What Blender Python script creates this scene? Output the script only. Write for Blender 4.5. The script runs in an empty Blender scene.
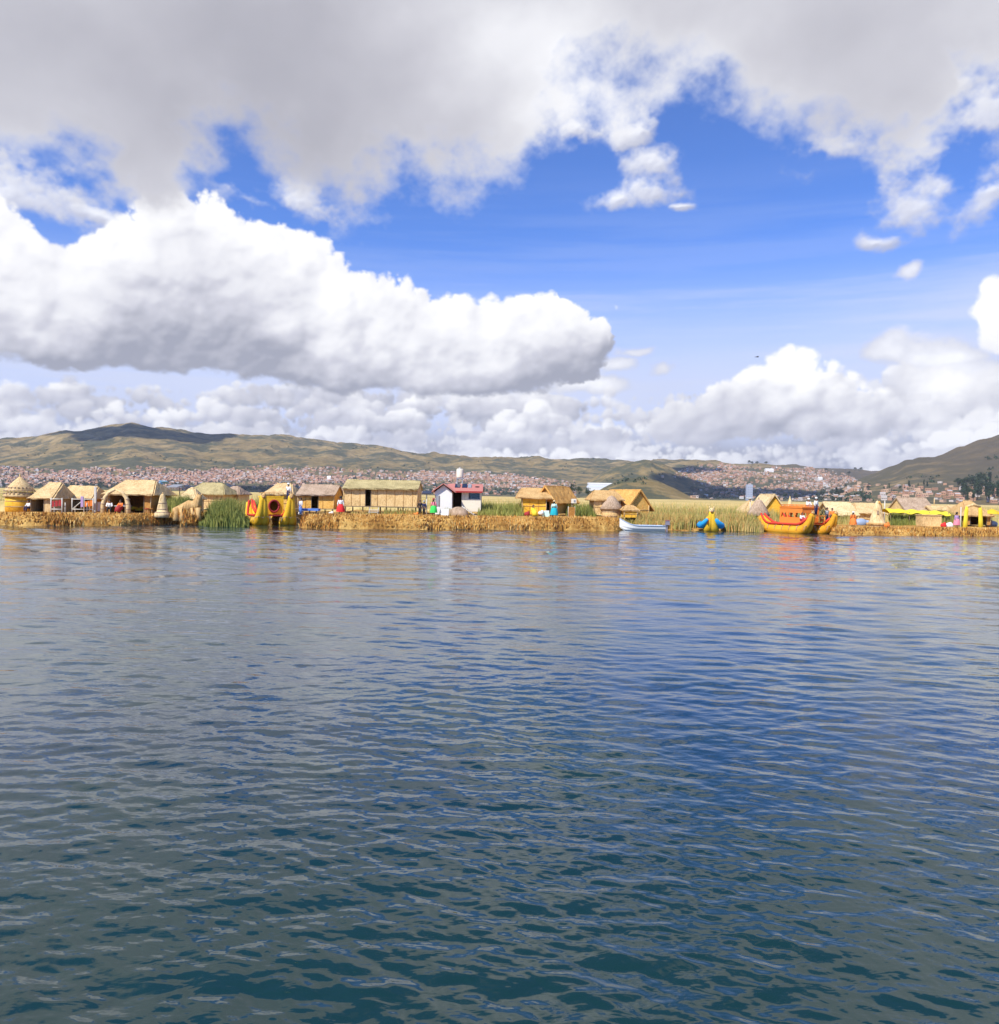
import bpy, math, random
import numpy as np
from mathutils import Vector, Matrix
random.seed(7); RNG = np.random.default_rng(7)
sc = bpy.context.scene
COL = sc.collection
R = math.radians

# ---------------------------------------------------------------- camera
CAM_H = 3.0
FPX = 800.0
PITCH = -math.atan(16/FPX)
ROLL = R(1.0)
cam_d = bpy.data.cameras.new('camera'); cam = bpy.data.objects.new('camera', cam_d); COL.objects.link(cam)
cam_d.sensor_fit = 'HORIZONTAL'; cam_d.sensor_width = 36; cam_d.lens = FPX/999*36
cam_d.clip_start = 0.1; cam_d.clip_end = 60000
CM = Matrix.Rotation(R(90)+PITCH, 3, 'X') @ Matrix.Rotation(ROLL, 3, 'Z')
cam.location = (0, 0, CAM_H); cam.rotation_euler = CM.to_euler()
sc.camera = cam
sc.view_settings.view_transform = 'Standard'; sc.view_settings.look = 'None'
sc.view_settings.exposure = 0.22; sc.view_settings.gamma = 1
sc.cycles.max_bounces = 6; sc.cycles.volume_bounces = 0
sc.cycles.transparent_max_bounces = 8

def ray(px, py): return CM @ Vector(((px-499.5)/FPX, (512-py)/FPX, -1))
def qt(px, py):
    """sideways and upward slope of the line of sight per metre of depth"""
    d = ray(px, py); return d.x/d.y, d.z/d.y
def P3(px, py, D):
    q, t = qt(px, py); return Vector((q*D, D, CAM_H+t*D))
def G(px, py, z):
    """the place at height z seen at this picture point"""
    q, t = qt(px, py); D = (z-CAM_H)/t
    return Vector((q*D, D, z))
def uv(px, py):
    d = ray(px, py); return 800*math.atan2(d.x, d.y), 800*math.atan2(d.z, math.hypot(d.x, d.y))

# ---------------------------------------------------------------- sun
SUN_EL, SUN_AZ = R(47), R(180+38)      # azimuth measured clockwise from +Y: behind the camera, to the left
SUN = Vector((math.sin(SUN_AZ)*math.cos(SUN_EL), math.cos(SUN_AZ)*math.cos(SUN_EL), math.sin(SUN_EL)))
sl = bpy.data.lights.new('sun', 'SUN'); so = bpy.data.objects.new('sun', sl); COL.objects.link(so)
sl.energy = 5.0; sl.angle = R(0.53); sl.color = (1.0, 0.95, 0.86)
so.rotation_euler = (-SUN).to_track_quat('-Z', 'Y').to_euler()
so.location = SUN*50

# ---------------------------------------------------------------- node expressions
NT = None
class S:
    def __init__(s, sock): s.k = sock
    def __add__(a, b): return M('ADD', a, b)
    def __radd__(a, b): return M('ADD', b, a)
    def __sub__(a, b): return M('SUBTRACT', a, b)
    def __rsub__(a, b): return M('SUBTRACT', b, a)
    def __mul__(a, b): return M('MULTIPLY', a, b)
    def __rmul__(a, b): return M('MULTIPLY', b, a)
    def __truediv__(a, b): return M('DIVIDE', a, b)
def setin(sock, v):
    if isinstance(v, S): NT.links.new(v.k, sock)
    elif isinstance(v, (int, float)): sock.default_value = v
    else:
        if sock.type == 'RGBA' and len(v) == 3: v = (*v, 1)
        sock.default_value = v
def M(op, a, b=None, c=None, clamp=False):
    n = NT.nodes.new('ShaderNodeMath'); n.operation = op; n.use_clamp = clamp
    setin(n.inputs[0], a)
    if b is not None: setin(n.inputs[1], b)
    if c is not None: setin(n.inputs[2], c)
    return S(n.outputs[0])
def VM(op, a, b=None):
    n = NT.nodes.new('ShaderNodeVectorMath'); n.operation = op
    setin(n.inputs[0], a)
    if b is not None: setin(n.inputs[1], b)
    return S(n.outputs['Value'] if op in ('LENGTH', 'DOT_PRODUCT') else n.outputs[0])
def comb(x, y, z=0.0):
    n = NT.nodes.new('ShaderNodeCombineXYZ')
    for i, v in enumerate((x, y, z)): setin(n.inputs[i], v)
    return S(n.outputs[0])
def sep(v):
    n = NT.nodes.new('ShaderNodeSeparateXYZ'); setin(n.inputs[0], v)
    return [S(o) for o in n.outputs]
def noise(v, scale=1.0, detail=4.0, rough=0.5, dist=0.0, color=False):
    n = NT.nodes.new('ShaderNodeTexNoise')
    setin(n.inputs['Vector'], v); n.inputs['Scale'].default_value = scale
    n.inputs['Detail'].default_value = detail; n.inputs['Roughness'].default_value = rough
    n.inputs['Distortion'].default_value = dist
    return S(n.outputs['Color' if color else 'Fac'])
def voro(v, scale=1.0, detail=0.0, rough=0.5, smooth=0.6, rand=1.0):
    n = NT.nodes.new('ShaderNodeTexVoronoi'); n.feature = 'SMOOTH_F1' if smooth else 'F1'; n.normalize = False
    setin(n.inputs['Vector'], v); n.inputs['Scale'].default_value = scale
    n.inputs['Detail'].default_value = detail; n.inputs['Roughness'].default_value = rough
    if smooth: n.inputs['Smoothness'].default_value = smooth
    n.inputs['Randomness'].default_value = rand
    return S(n.outputs['Distance'])
def rng(v, a, b, c=0.0, d=1.0, mode='SMOOTHSTEP'):
    n = NT.nodes.new('ShaderNodeMapRange'); n.interpolation_type = mode; n.clamp = True
    setin(n.inputs['Value'], v)
    for k, w in (('From Min', a), ('From Max', b), ('To Min', c), ('To Max', d)): setin(n.inputs[k], w)
    return S(n.outputs['Result'])
def mixc(f, a, b):
    n = NT.nodes.new('ShaderNodeMix'); n.data_type = 'RGBA'; n.clamp_factor = True
    setin(n.inputs[0], f); setin(n.inputs[6], a); setin(n.inputs[7], b)
    return S(n.outputs[2])
def ramp(f, stops, interp='LINEAR'):
    n = NT.nodes.new('ShaderNodeValToRGB'); setin(n.inputs[0], f); cr = n.color_ramp; cr.interpolation = interp
    while len(cr.elements) < len(stops): cr.elements.new(0.5)
    for e, (p, c) in zip(cr.elements, stops): e.position = p; e.color = (*c, 1) if len(c) == 3 else c
    return S(n.outputs[0])
# ---------------------------------------------------------------- clouds: a sky picture computed here (azimuth/elevation map), nothing is loaded
SS = 1.6                                   # map pixels per unit (800 units = 1 radian)
UMIN, UMAX, VMIN, VMAX = -720.0, 720.0, -24.0, 600.0
CW, CH = int((UMAX-UMIN)*SS), int((VMAX-VMIN)*SS)
crng = np.random.default_rng(11)
def sm(x, a, b):
    t = np.clip((x-a)/(b-a), 0, 1); return t*t*(3-2*t)
def lattice(n, cell, off):
    x = np.arange(n)/cell + off; i = np.floor(x).astype(int); f = x-i
    m = np.zeros((n, int(i.max())+4), np.float32)
    w = ((1-f)**3/6, (3*f**3-6*f**2+4)/6, (-3*f**3+3*f**2+3*f+1)/6, f**3/6)
    for k in range(4): m[np.arange(n), i+k] = w[k]
    return m
def fbm(cu, cv=None, octv=7, gain=0.5):
    """values about 0, spread about 1; cu, cv = size of the largest cells in sky units"""
    cv = cv or cu; out = np.zeros((CH, CW), np.float32); a = 1.0; tot = 0.0
    for o in range(octv):
        a1, a2 = cu*SS/2**o, cv*SS/2**o
        if a1 < 1.3: break
        my = lattice(CH, max(a2, 1.3), crng.random()); mx = lattice(CW, a1, crng.random())
        g = crng.standard_normal((my.shape[1], mx.shape[1])).astype(np.float32)
        out += a*(my @ g @ mx.T)*2.0; tot += a*a; a *= gain
    return out/out.std()*0.8
_fy = np.fft.fftfreq(CH)[:, None]; _fx = np.fft.rfftfreq(CW)[None, :]
def blur(a, s):
    s = s*SS
    return np.fft.irfft2(np.fft.rfft2(a)*np.exp(-2*(math.pi*s)**2*(_fy**2+_fx**2)), s=(CH, CW)).astype(np.float32)
UU = (UMIN+(np.arange(CW)+0.5)/SS)[None, :].astype(np.float32)*np.ones((CH, 1), np.float32)
VV = (VMIN+(np.arange(CH)+0.5)/SS)[:, None].astype(np.float32)*np.ones((1, CW), np.float32)
def curve(pts, U=None):
    P = sorted(uv(x, y) for x, y in pts)
    return np.interp(UU[0] if U is None else U, [p[0] for p in P], [p[1] for p in P]).astype(np.float32)
def remap(a, du, dv):
    x = np.clip(np.arange(CW)[None, :]+du*SS, 0, CW-1.001); y = np.clip(np.arange(CH)[:, None]+dv*SS, 0, CH-1.001)
    i = x.astype(int); j = y.astype(int); fx = x-i; fy = y-j
    return (a[j, i]*(1-fx)+a[j, i+1]*fx)*(1-fy)+(a[j+1, i]*(1-fx)+a[j+1, i+1]*fx)*fy
def splat(spheres):
    """(u, v, radius, base height) -> height field and coverage of a heap of balls"""
    H = np.full((CH, CW), -50.0, np.float32); C = np.full((CH, CW), -40.0, np.float32)
    for u, v, r, z in spheres:
        e = r*1.6
        i0, i1 = int((u-e-UMIN)*SS), int((u+e-UMIN)*SS)+1; j0, j1 = int((v-e-VMIN)*SS), int((v+e-VMIN)*SS)+1
        i0, j0 = max(i0, 0), max(j0, 0); i1, j1 = min(i1, CW), min(j1, CH)
        if i1 <= i0 or j1 <= j0: continue
        d2 = ((UU[j0:j1, i0:i1]-u)**2+(VV[j0:j1, i0:i1]-v)**2)/(r*r)
        h = z + r*np.sqrt(np.maximum(1-d2, 0)) - np.where(d2 > 1, (np.sqrt(d2)-1)*r*1.5, 0)
        H[j0:j1, i0:i1] = np.maximum(H[j0:j1, i0:i1], h)
        C[j0:j1, i0:i1] = np.maximum(C[j0:j1, i0:i1], (1-np.sqrt(d2))*r)
    return H, C
def grey(t, c0=(0.34, 0.35, 0.42), c1=(0.97, 0.965, 0.97)):
    t = np.clip(t, 0, 1)[..., None]
    xs = np.array([0, 0.25, 0.5, 0.75, 1.0])
    cs = np.array([c0, (0.47, 0.475, 0.54), (0.60, 0.60, 0.665), (0.77, 0.77, 0.81), c1])
    return np.stack([np.interp(t[..., 0], xs, cs[:, k]) for k in range(3)], -1).astype(np.float32)
LV = np.array([-0.42, 0.62, 0.66]); LV /= np.linalg.norm(LV)
def light_heap(H, n1, n2, amp1=6.0, amp2=2.2, steep=1.0, bl=1.2):
    h = H + n1*amp1 + n2*amp2
    h = blur(h, bl)
    gy, gx = np.gradient(h*SS*steep)
    gx /= SS*1.0; gy /= SS*1.0
    nz = 1/np.sqrt(1+gx*gx+gy*gy)
    lam = (-gx*LV[0]-gy*LV[1]+LV[2])*nz
    ao = h-blur(h, 14.0)
    lam = np.clip(lam*0.5+0.5, 0, 1); lam = 0.35*lam+0.65*blur(lam, 3.0)
    return lam-LV[2]*0.35-0.5, np.clip(ao/22.0, -1, 1)
COLR = np.zeros((CH, CW, 3), np.float32); ALPH = np.zeros((CH, CW), np.float32)
def over(c, a):
    global COLR, ALPH
    a = np.clip(a, 0, 1).astype(np.float32)
    na = 1-(1-ALPH)*(1-a); f = np.where(na > 1e-4, a/np.maximum(na, 1e-4), 0)[..., None]
    COLR = COLR*(1-f)+c*f; ALPH = na
n_a = fbm(120, 90, 8, 0.55); n_b = fbm(46, 34, 7, 0.58); n_c = fbm(18, 14, 5, 0.6); n_w1 = fbm(60, 45, 6, 0.5); n_w2 = fbm(60, 45, 6, 0.5)

# 1. thin high veil
st = fbm(420, 22, 7, 0.6)
va = 0.92*sm(-(VV+st*24), -250, -110) + 0.20*sm(st, 0.0, 1.6)*sm(-VV, -330, -180)
over(np.ones((CH, CW, 3), np.float32)*np.array([0.60, 0.66, 0.87], np.float32), va)

# 2. far skyline band: rows of small cumulus, flatter and smaller towards the horizon
top = curve([(-400, 392), (0, 392), (60, 386), (130, 384), (190, 392), (250, 382), (330, 388), (420, 392), (520, 396), (600, 402), (640, 392), (690, 388), (760, 380), (840, 376), (900, 370), (950, 358), (999, 352), (1400, 370)])
over(grey(0.36+0.22*n_b+0.16*n_a+0.08*n_c), sm(-VV+n_b*6+n_a*4, -82, -52)*0.9)
for row in range(9):
    f = row/8.0
    vb = 104*(1-f)**1.25 + 2 if row else 96
    sc_ = 1.0-0.66*f
    sp = []
    for k in range(int(60+190*f)):
        u = crng.uniform(UMIN, UMAX); tp = float(np.interp(u, UU[0], top))
        w = crng.uniform(18, 62)*sc_; base = vb + crng.normal()*5*sc_
        if row == 0 and crng.random() < 0.45: continue
        for q in range(int(7+w*0.35)):
            x = crng.normal()*w*0.42; r = crng.uniform(0.10, 0.25)*w*(1-0.5*abs(x)/w)
            y = base + r*0.5 + abs(crng.normal())*w*0.15*(1-min(1, abs(x)/w))
            if y + r > tp+4: continue
            sp.append((u+x, y, max(r, 1.6), crng.uniform(0, 0.3)*w))
    if not sp: continue
    H, C = splat(sp)
    lam, ao = light_heap(H, n_b, n_c, 4.5*sc_, 1.6, 0.9, 0.9*sc_+0.35)
    cov = (C + n_c*2.2*sc_ + n_b*3.5*sc_)
    lump = sm(fbm(90*sc_+20, 26*sc_+6, 5, 0.55), -1.2, 1.3)
    t = 0.00 + lam*1.15 + ao*0.25 + 0.52*lump + 0.05*n_b + 0.05*(1-f)
    over(grey(t), sm(cov, -1.2, 3.6*sc_+0.6)*(0.95 if row > 1 else 0.85))
hz = sm(-VV, -44, -4)*0.30
over(np.ones((CH, CW, 3), np.float32)*np.array([0.66, 0.69, 0.80], np.float32), hz)

def heap(topc, botc, n, r0, r1, kmin=0.25, seed_edge=1.0):
    """balls filling the space between two outlines, small ones along the upper edge"""
    sp = []; U = UU[0]; th = np.maximum(topc-botc, 0); p = th/th.sum()
    for k in range(n):
        u = crng.choice(U, p=p); t = float(np.interp(u, U, topc)); b = float(np.interp(u, U, botc))
        if t-b < 6: continue
        q = crng.random()
        y = b + (t-b)*q
        room = min(t-y, (y-b)*1.2+10, 60)
        r = crng.uniform(r0, r1)
        edge = t-y
        r = min(r, max(edge*0.9, r0*0.8))
        if y - r < b-3: y = b-3+r
        if y + r > t+r0*0.6: y = t+r0*0.6-r
        depth = min(edge, y-b+12, 70)
        sp.append((u, y, r, depth*0.75+crng.uniform(-6, 6)))
        if edge < 30:
            for m in range(5):
                a = crng.uniform(0.0, math.pi); rr = r*crng.uniform(kmin, 0.6)
                sp.append((u+math.cos(a)*r*0.8, min(y+math.sin(a)*r*0.8, t+4), rr, depth*0.75))
    return sp

# 3. right-hand cumulus heads
top = curve([(-400, 500), (600, 480), (640, 440), (655, 412), (690, 394), (715, 382), (738, 380), (756, 364), (778, 352), (798, 348), (822, 356), (850, 372), (872, 390), (890, 408), (930, 440), (999, 440), (1200, 480)])
bot = curve([(-400, 498), (600, 450), (1000, 425), (1200, 450)])
H, C = splat(heap(top, bot, 300, 6, 20))
lam, ao = light_heap(H, n_b, n_c, 5, 1.8, 0.85)
yb = sm(VV, 60, 150)
bright = sm(VV - (uv(0, 400)[1]) + 8*n_b, -10, 45)
pk = np.exp(-((UU-uv(815, 370)[0])/62)**2)
over(grey(0.31+lam*1.1 + ao*0.30 + (0.16+0.40*pk)*bright + 0.42*sm(n_a+0.6*n_w1, -0.7, 1.4)), sm(C+n_c*2.0+n_b*2.5, -1.5, 4))

# 4. loose small clouds
def puff(lst, gain=1.0):
    F = np.full((CH, CW), -2.0, np.float32)
    uu = UU+n_w1*11; vv = VV+n_w2*8
    for x, y, rx, ry in lst:
        cu, cv = uv(x, y)
        F = np.maximum(F, 1-np.sqrt(((uu-cu)/rx)**2+((vv-cv)/ry)**2))
    return F
F = puff([(895, 352, 36, 15), (975, 380, 62, 36), (955, 352, 50, 15), (632, 352, 36, 10), (612, 366, 30, 12), (590, 388, 45, 12), (660, 374, 28, 13), (900, 270, 14, 11)])
over(grey(0.50+0.30*sm(F, 0.1, 0.9)+0.10*n_b+0.05*n_c), sm(F*1.3+n_c*0.12+n_b*0.22, 0.0, 0.8)*0.85)
F = puff([(1008, 304, 17, 26), (1020, 322, 22, 22), (1045, 300, 30, 40)])
over(grey(0.80+0.10*n_b+0.3*sm(VV, 120, 200)), sm(F*2+n_c*0.14+n_b*0.16, 0.0, 0.6))
F = puff([(652, 162, 40, 20), (604, 190, 38, 14), (640, 184, 50, 19), (682, 203, 18, 6), (628, 130, 18, 12), (576, 126, 20, 10), (940, 188, 86, 26), (990, 196, 52, 24), (990, 120, 60, 34), (872, 231, 22, 10), (286, 198, 40, 20), (240, 200, 34, 12), (960, 90, 46, 14), (850, 150, 70, 30), (20, 205, 66, 44), (95, 205, 30, 10), (530, 105, 50, 20)])
Hh = blur(F*40+n_b*7+n_c*2.5, 1.0); gy, gx = np.gradient(Hh*SS); lamp = np.clip((-gx*LV[0]-gy*LV[1])/SS*0.30, -0.35, 0.35)
over(grey(0.50+0.16*sm(F, 0.0, 0.8)+lamp*0.7+0.07*n_a), sm(F*1.25+n_c*0.26+n_b*0.36+n_a*0.08, 0.05, 1.15)*0.84)

# 5. the big cumulus on the left
top = curve([(-400, 240), (-200, 215), (-60, 200), (0, 196), (22, 212), (50, 250), (72, 248), (98, 240), (118, 226), (140, 210), (160, 198), (185, 192), (214, 199), (240, 216), (275, 226), (310, 240), (345, 270), (366, 276), (398, 278), (430, 294), (470, 308), (510, 301), (550, 298), (582, 306), (598, 316), (607, 330), (611, 346), (630, 499), (1400, 499)])
bot = curve([(-400, 345), (-200, 350), (0, 358), (100, 364), (180, 374), (250, 384), (350, 390), (450, 392), (520, 388), (560, 380), (585, 373), (600, 362), (609, 350), (616, 332), (630, 290), (1400, 250)])
H, C = splat(heap(top, bot, 1500, 8, 34))
H = np.where(H < -20, -20, H); lam, ao = light_heap(H, n_b, n_c, 9, 1.8, 0.9, 1.3)
hgt = np.maximum(top-bot, 10)[None, :]
rel = (VV-bot[None, :])/hgt
absb = VV-bot[None, :]
low_dark = sm(absb + 9*n_a + 5*n_b + 10*sm(n_a, -1, 1), 2, 66)
t = 0.03 + 0.64*low_dark + lam*1.0 + ao*0.26 + 0.20*sm(rel, 0.35, 1.0) + 0.04*n_b
t = np.where(t > 0.8, 0.8+(t-0.8)*0.6, t)
# shadowed hollows
hol = fbm(80, 50, 5, 0.5); t -= 0.13*sm(hol, -0.1, 1.3)*sm(rel, 1.05, 0.6)
t -= 0.12*sm(fbm(200, 90, 3, 0.5), 0, 1)*sm(rel, 1.0, 0.7)
rag = 1+3.2*sm(UU, uv(545, 340)[0], uv(600, 340)[0])
cut = (absb + (n_b*5 + n_c*2.0)*np.minimum(rag, 2.6))*0.7
cov = np.minimum(C + (n_c*2.4+n_b*2.6)*rag - 1.5*(rag-1) - 22*sm(np.hypot((UU-uv(545, 345)[0])/68, (VV-uv(545, 345)[1])/48)*sm(UU, uv(545, 345)[0], uv(560, 345)[0]), 0.85, 1.15), cut)
over(grey(t), sm(cov, -1.5, 3.4+1.3*(rag-1)))

# 6. the grey deck overhead
low = curve([(-400, 120), (-200, 140), (0, 138), (40, 140), (70, 150), (92, 185), (125, 214), (165, 205), (205, 172), (235, 150), (290, 172), (340, 190), (375, 188), (415, 160), (450, 152), (505, 140), (535, 104), (580, 96), (640, 88), (690, 100), (725, 128), (790, 146), (830, 168), (880, 182), (925, 165), (945, 130), (960, 92), (999, 60), (1200, 90)])
low2 = np.interp(np.clip(UU+n_w1*22, UMIN, UMAX), UU[0], low).astype(np.float32)
d = VV-low2
fT = d/26.0 + 0.50*n_a + 0.50*n_b + 0.26*n_c + 0.70
aT = sm(fT, -0.2, 1.9)**0.9
cu1, cv1 = uv(540, 62)
g1 = np.exp(-(((UU-cu1)/150)**2+((VV+0.15*(UU-cu1)-cv1)/58)**2)*(1.0)+0.25*n_w2)
Hd = blur(n_a*20+np.minimum(d, 60)*0.45, 7.0)+blur(n_b*1.3+n_w1*1.2, 3.0); gy, gx = np.gradient(Hd*SS)
lamd = np.clip((-gx*0.30+gy*0.5)/SS*0.14, -0.14, 0.14)
big = fbm(330, 200, 4, 0.5)
t = 0.50 + 0.34*np.clip(g1, 0, 1) + lamd + 0.11*big + 0.03*n_a + 0.015*n_b + 0.16*sm(-fT, -2.4, -0.2)
dk = np.stack([np.interp(t, [0, 0.3, 0.5, 0.7, 1.0], [v[k] for v in ((0.30, 0.30, 0.34), (0.43, 0.425, 0.47), (0.56, 0.555, 0.60), (0.74, 0.74, 0.775), (0.97, 0.97, 0.985))]) for k in range(3)], -1).astype(np.float32)
hole = sm(big*0.7+n_a*0.6+sm(VV, 455, 560)*1.5, 0.35, 1.3)*sm(VV, 452, 500)
hole = np.maximum(hole, sm(VV+12*n_a+8*n_b, 462, 500)*sm(-np.abs(UU+40), -520, -330))
over(dk, aT*0.985*(1-hole))
# ---------------------------------------------------------------- sky: Nishita air, with the computed clouds by azimuth and elevation
img = bpy.data.images.new('clouds', CW, CH, alpha=True, float_buffer=True)
img.alpha_mode = 'CHANNEL_PACKED'
img.pixels.foreach_set(np.concatenate([COLR, ALPH[..., None]], -1).astype(np.float32).ravel())
img.update()
W = bpy.data.worlds.new('World'); sc.world = W; W.use_nodes = True
NT = W.node_tree; NT.nodes.clear()
W.cycles.sampling_method = 'MANUAL'; W.cycles.sample_map_resolution = 1024
tc = NT.nodes.new('ShaderNodeTexCoord'); DIR = S(tc.outputs['Generated'])
dx_, dy_, dz_ = sep(DIR)
U0 = M('ARCTAN2', dx_, dy_)*800.0
V0 = M('ARCSINE', dz_)*800.0
ti = NT.nodes.new('ShaderNodeTexImage'); ti.image = img; ti.extension = 'EXTEND'; ti.interpolation = 'Cubic'
setin(ti.inputs[0], comb((U0-UMIN)*(1/(UMAX-UMIN)), (V0-VMIN)*(1/(VMAX-VMIN))))
inside = rng(M('ABSOLUTE', U0), 600, 715, 1, 0)*rng(V0, 540, 598, 1, 0)
# the rest of the sky, seen only in reflections: a broken grey deck
n1 = noise(DIR, 2.8, 4, 0.55)
a_far = rng(n1, 0.53, 0.66)*0.95
c_far = ramp(n1, [(0.40, (0.80, 0.80, 0.83)), (0.56, (0.52, 0.52, 0.57)), (0.72, (0.34, 0.34, 0.39))])
colr = mixc(inside, c_far, S(ti.outputs['Color']))
alpha = a_far + (S(ti.outputs['Alpha'])-a_far)*inside

sky = NT.nodes.new('ShaderNodeTexSky'); sky.sky_type = 'NISHITA'; sky.sun_disc = False
sky.sun_elevation = SUN_EL; sky.sun_rotation = SUN_AZ
sky.altitude = 3800; sky.air_density = 1.0; sky.dust_density = 0.3; sky.ozone_density = 3.0
tint = NT.nodes.new('ShaderNodeMix'); tint.data_type = 'RGBA'; tint.blend_type = 'MULTIPLY'; tint.inputs[0].default_value = 1
NT.links.new(sky.outputs[0], tint.inputs[6]); tint.inputs[7].default_value = (0.72, 1.0, 1.50, 1)
bg_sky = NT.nodes.new('ShaderNodeBackground'); NT.links.new(tint.outputs[2], bg_sky.inputs[0]); bg_sky.inputs[1].default_value = 0.14
bg_c = NT.nodes.new('ShaderNodeBackground'); setin(bg_c.inputs[0], colr); bg_c.inputs[1].default_value = 1.0
mx = NT.nodes.new('ShaderNodeMixShader'); setin(mx.inputs[0], alpha)
NT.links.new(bg_sky.outputs[0], mx.inputs[1]); NT.links.new(bg_c.outputs[0], mx.inputs[2])
wo = NT.nodes.new('ShaderNodeOutputWorld'); NT.links.new(mx.outputs[0], wo.inputs[0])
# ---------------------------------------------------------------- mesh tools
class MB:
    def __init__(s): s.v = []; s.f = []; s.m = []; s.sm = []
    def add(s, vs, fs, mi=0, smooth=False):
        o = len(s.v); s.v += [tuple(v) for v in vs]
        for f in fs: s.f.append(tuple(i+o for i in f)); s.m.append(mi); s.sm.append(smooth)
        return s
    def box(s, c, d, rz=0, mi=0, top=1.0, rx=0):
        vs = []
        Mr = Matrix.Rotation(rz, 3, 'Z') @ Matrix.Rotation(rx, 3, 'X')
        for z in (-.5, .5):
            k = top if z > 0 else 1
            for x, y in ((-.5, -.5), (.5, -.5), (.5, .5), (-.5, .5)):
                vs.append(Vector(c) + Mr @ Vector((x*d[0]*k, y*d[1]*k, z*d[2])))
        return s.add(vs, [(3, 2, 1, 0), (4, 5, 6, 7), (0, 1, 5, 4), (1, 2, 6, 5), (2, 3, 7, 6), (3, 0, 4, 7)], mi)
    def tube(s, pts, rad, n=8, mi=0, cap=True, smooth=True, flat=1.0, jit=0):
        pts = [Vector(p) for p in pts]
        if not hasattr(rad, '__len__'): rad = [rad]*len(pts)
        vs = []; fs = []; up = None
        for i, p in enumerate(pts):
            t = (pts[min(i+1, len(pts)-1)]-pts[max(i-1, 0)]).normalized()
            if up is None: up = Vector((0, 0, 1)) if abs(t.z) < .9 else Vector((0, 1, 0))
            a = t.cross(up).normalized(); b = a.cross(t).normalized(); up = b
            for k in range(n):
                th = 2*math.pi*k/n; r = rad[i]*(1+random.uniform(-jit, jit))
                vs.append(p + a*math.cos(th)*r + b*math.sin(th)*r*flat)
        for i in range(len(pts)-1):
            for k in range(n):
                k2 = (k+1) % n; fs.append((i*n+k, i*n+k2, (i+1)*n+k2, (i+1)*n+k))
        if cap: fs.append(tuple(range(n-1, -1, -1))); fs.append(tuple((len(pts)-1)*n+k for k in range(n)))
        return s.add(vs, fs, mi, smooth)
    def lathe(s, prof, c=(0, 0, 0), n=16, mi=0, smooth=True, sy=1.0, jit=0.0):
        """prof: (radius, z) from bottom to top"""
        vs = []; fs = []
        for r, z in prof:
            for k in range(n):
                th = 2*math.pi*k/n; rr = max(r, 1e-3)*(1+random.uniform(-jit, jit))
                vs.append((c[0]+math.cos(th)*rr, c[1]+math.sin(th)*rr*sy, c[2]+z+random.uniform(-jit, jit)*r*0.5))
        for i in range(len(prof)-1):
            for k in range(n):
                k2 = (k+1) % n; fs.append((i*n+k, i*n+k2, (i+1)*n+k2, (i+1)*n+k))
        fs.append(tuple(range(n-1, -1, -1))); fs.append(tuple((len(prof)-1)*n+k for k in range(n)))
        return s.add(vs, fs, mi, smooth)
    def ball(s, c, r, n=10, mi=0, sc=(1, 1, 1)):
        vs = []; fs = []; m = n//2+1
        for i in range(m+1):
            ph = math.pi*i/m
            for k in range(n):
                th = 2*math.pi*k/n
                vs.append((c[0]+r*sc[0]*math.sin(ph)*math.cos(th), c[1]+r*sc[1]*math.sin(ph)*math.sin(th), c[2]-r*sc[2]*math.cos(ph)))
        for i in range(m):
            for k in range(n):
                k2 = (k+1) % n; fs.append((i*n+k, i*n+k2, (i+1)*n+k2, (i+1)*n+k))
        return s.add(vs, fs, mi, True)
    def slab(s, corners, th, nu=10, nv=5, jit=0.03, fringe=0.08, mi=0, sag=0.0):
        """thick thatch slab over four corners (a,b eave; c,d ridge, in turn), rough on top, ragged at the eave"""
        a, b, c, d = [Vector(p) for p in corners]
        nrm = (b-a).cross(d-a).normalized()
        if nrm.z < 0: nrm = -nrm
        vs = []; fs = []
        for top in (1, 0):
            for j in range(nv+1):
                for i in range(nu+1):
                    p = (a.lerp(b, i/nu)).lerp(d.lerp(c, i/nu), j/nv)
                    p = p + nrm*(th*top + (random.uniform(-jit, jit) if top else 0)) - Vector((0, 0, sag*math.sin(math.pi*j/nv)))
                    if j == 0: p = p + (a-d).normalized()*random.uniform(0, fringe)
                    vs.append(p)
        N = (nu+1)*(nv+1)
        for j in range(nv):
            for i in range(nu):
                q = j*(nu+1)+i; fs.append((q, q+1, q+nu+2, q+nu+1)); fs.append((N+q, N+q+nu+1, N+q+nu+2, N+q+1))
        for i in range(nu):
            fs.append((i, N+i, N+i+1, i+1)); q = nv*(nu+1)+i; fs.append((q, q+1, N+q+1, N+q))
        for j in range(nv):
            q = j*(nu+1); fs.append((q, q+nu+1, N+q+nu+1, N+q)); q += nu; fs.append((q, N+q, N+q+nu+1, q+nu+1))
        return s.add(vs, fs, mi)
    def build(s, name, mats, parent=None, smooth=None):
        me = bpy.data.meshes.new(name)
        me.from_pydata(s.v, [], s.f)
        if not isinstance(mats, (list, tuple)): mats = [mats]
        for m in mats: me.materials.append(m)
        if len(mats) > 1: me.polygons.foreach_set('material_index', s.m)
        me.polygons.foreach_set('use_smooth', s.sm if smooth is None else [smooth]*len(s.f))
        me.update()
        o = bpy.data.objects.new(name, me); COL.objects.link(o)
        if parent: o.parent = parent
        return o
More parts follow.
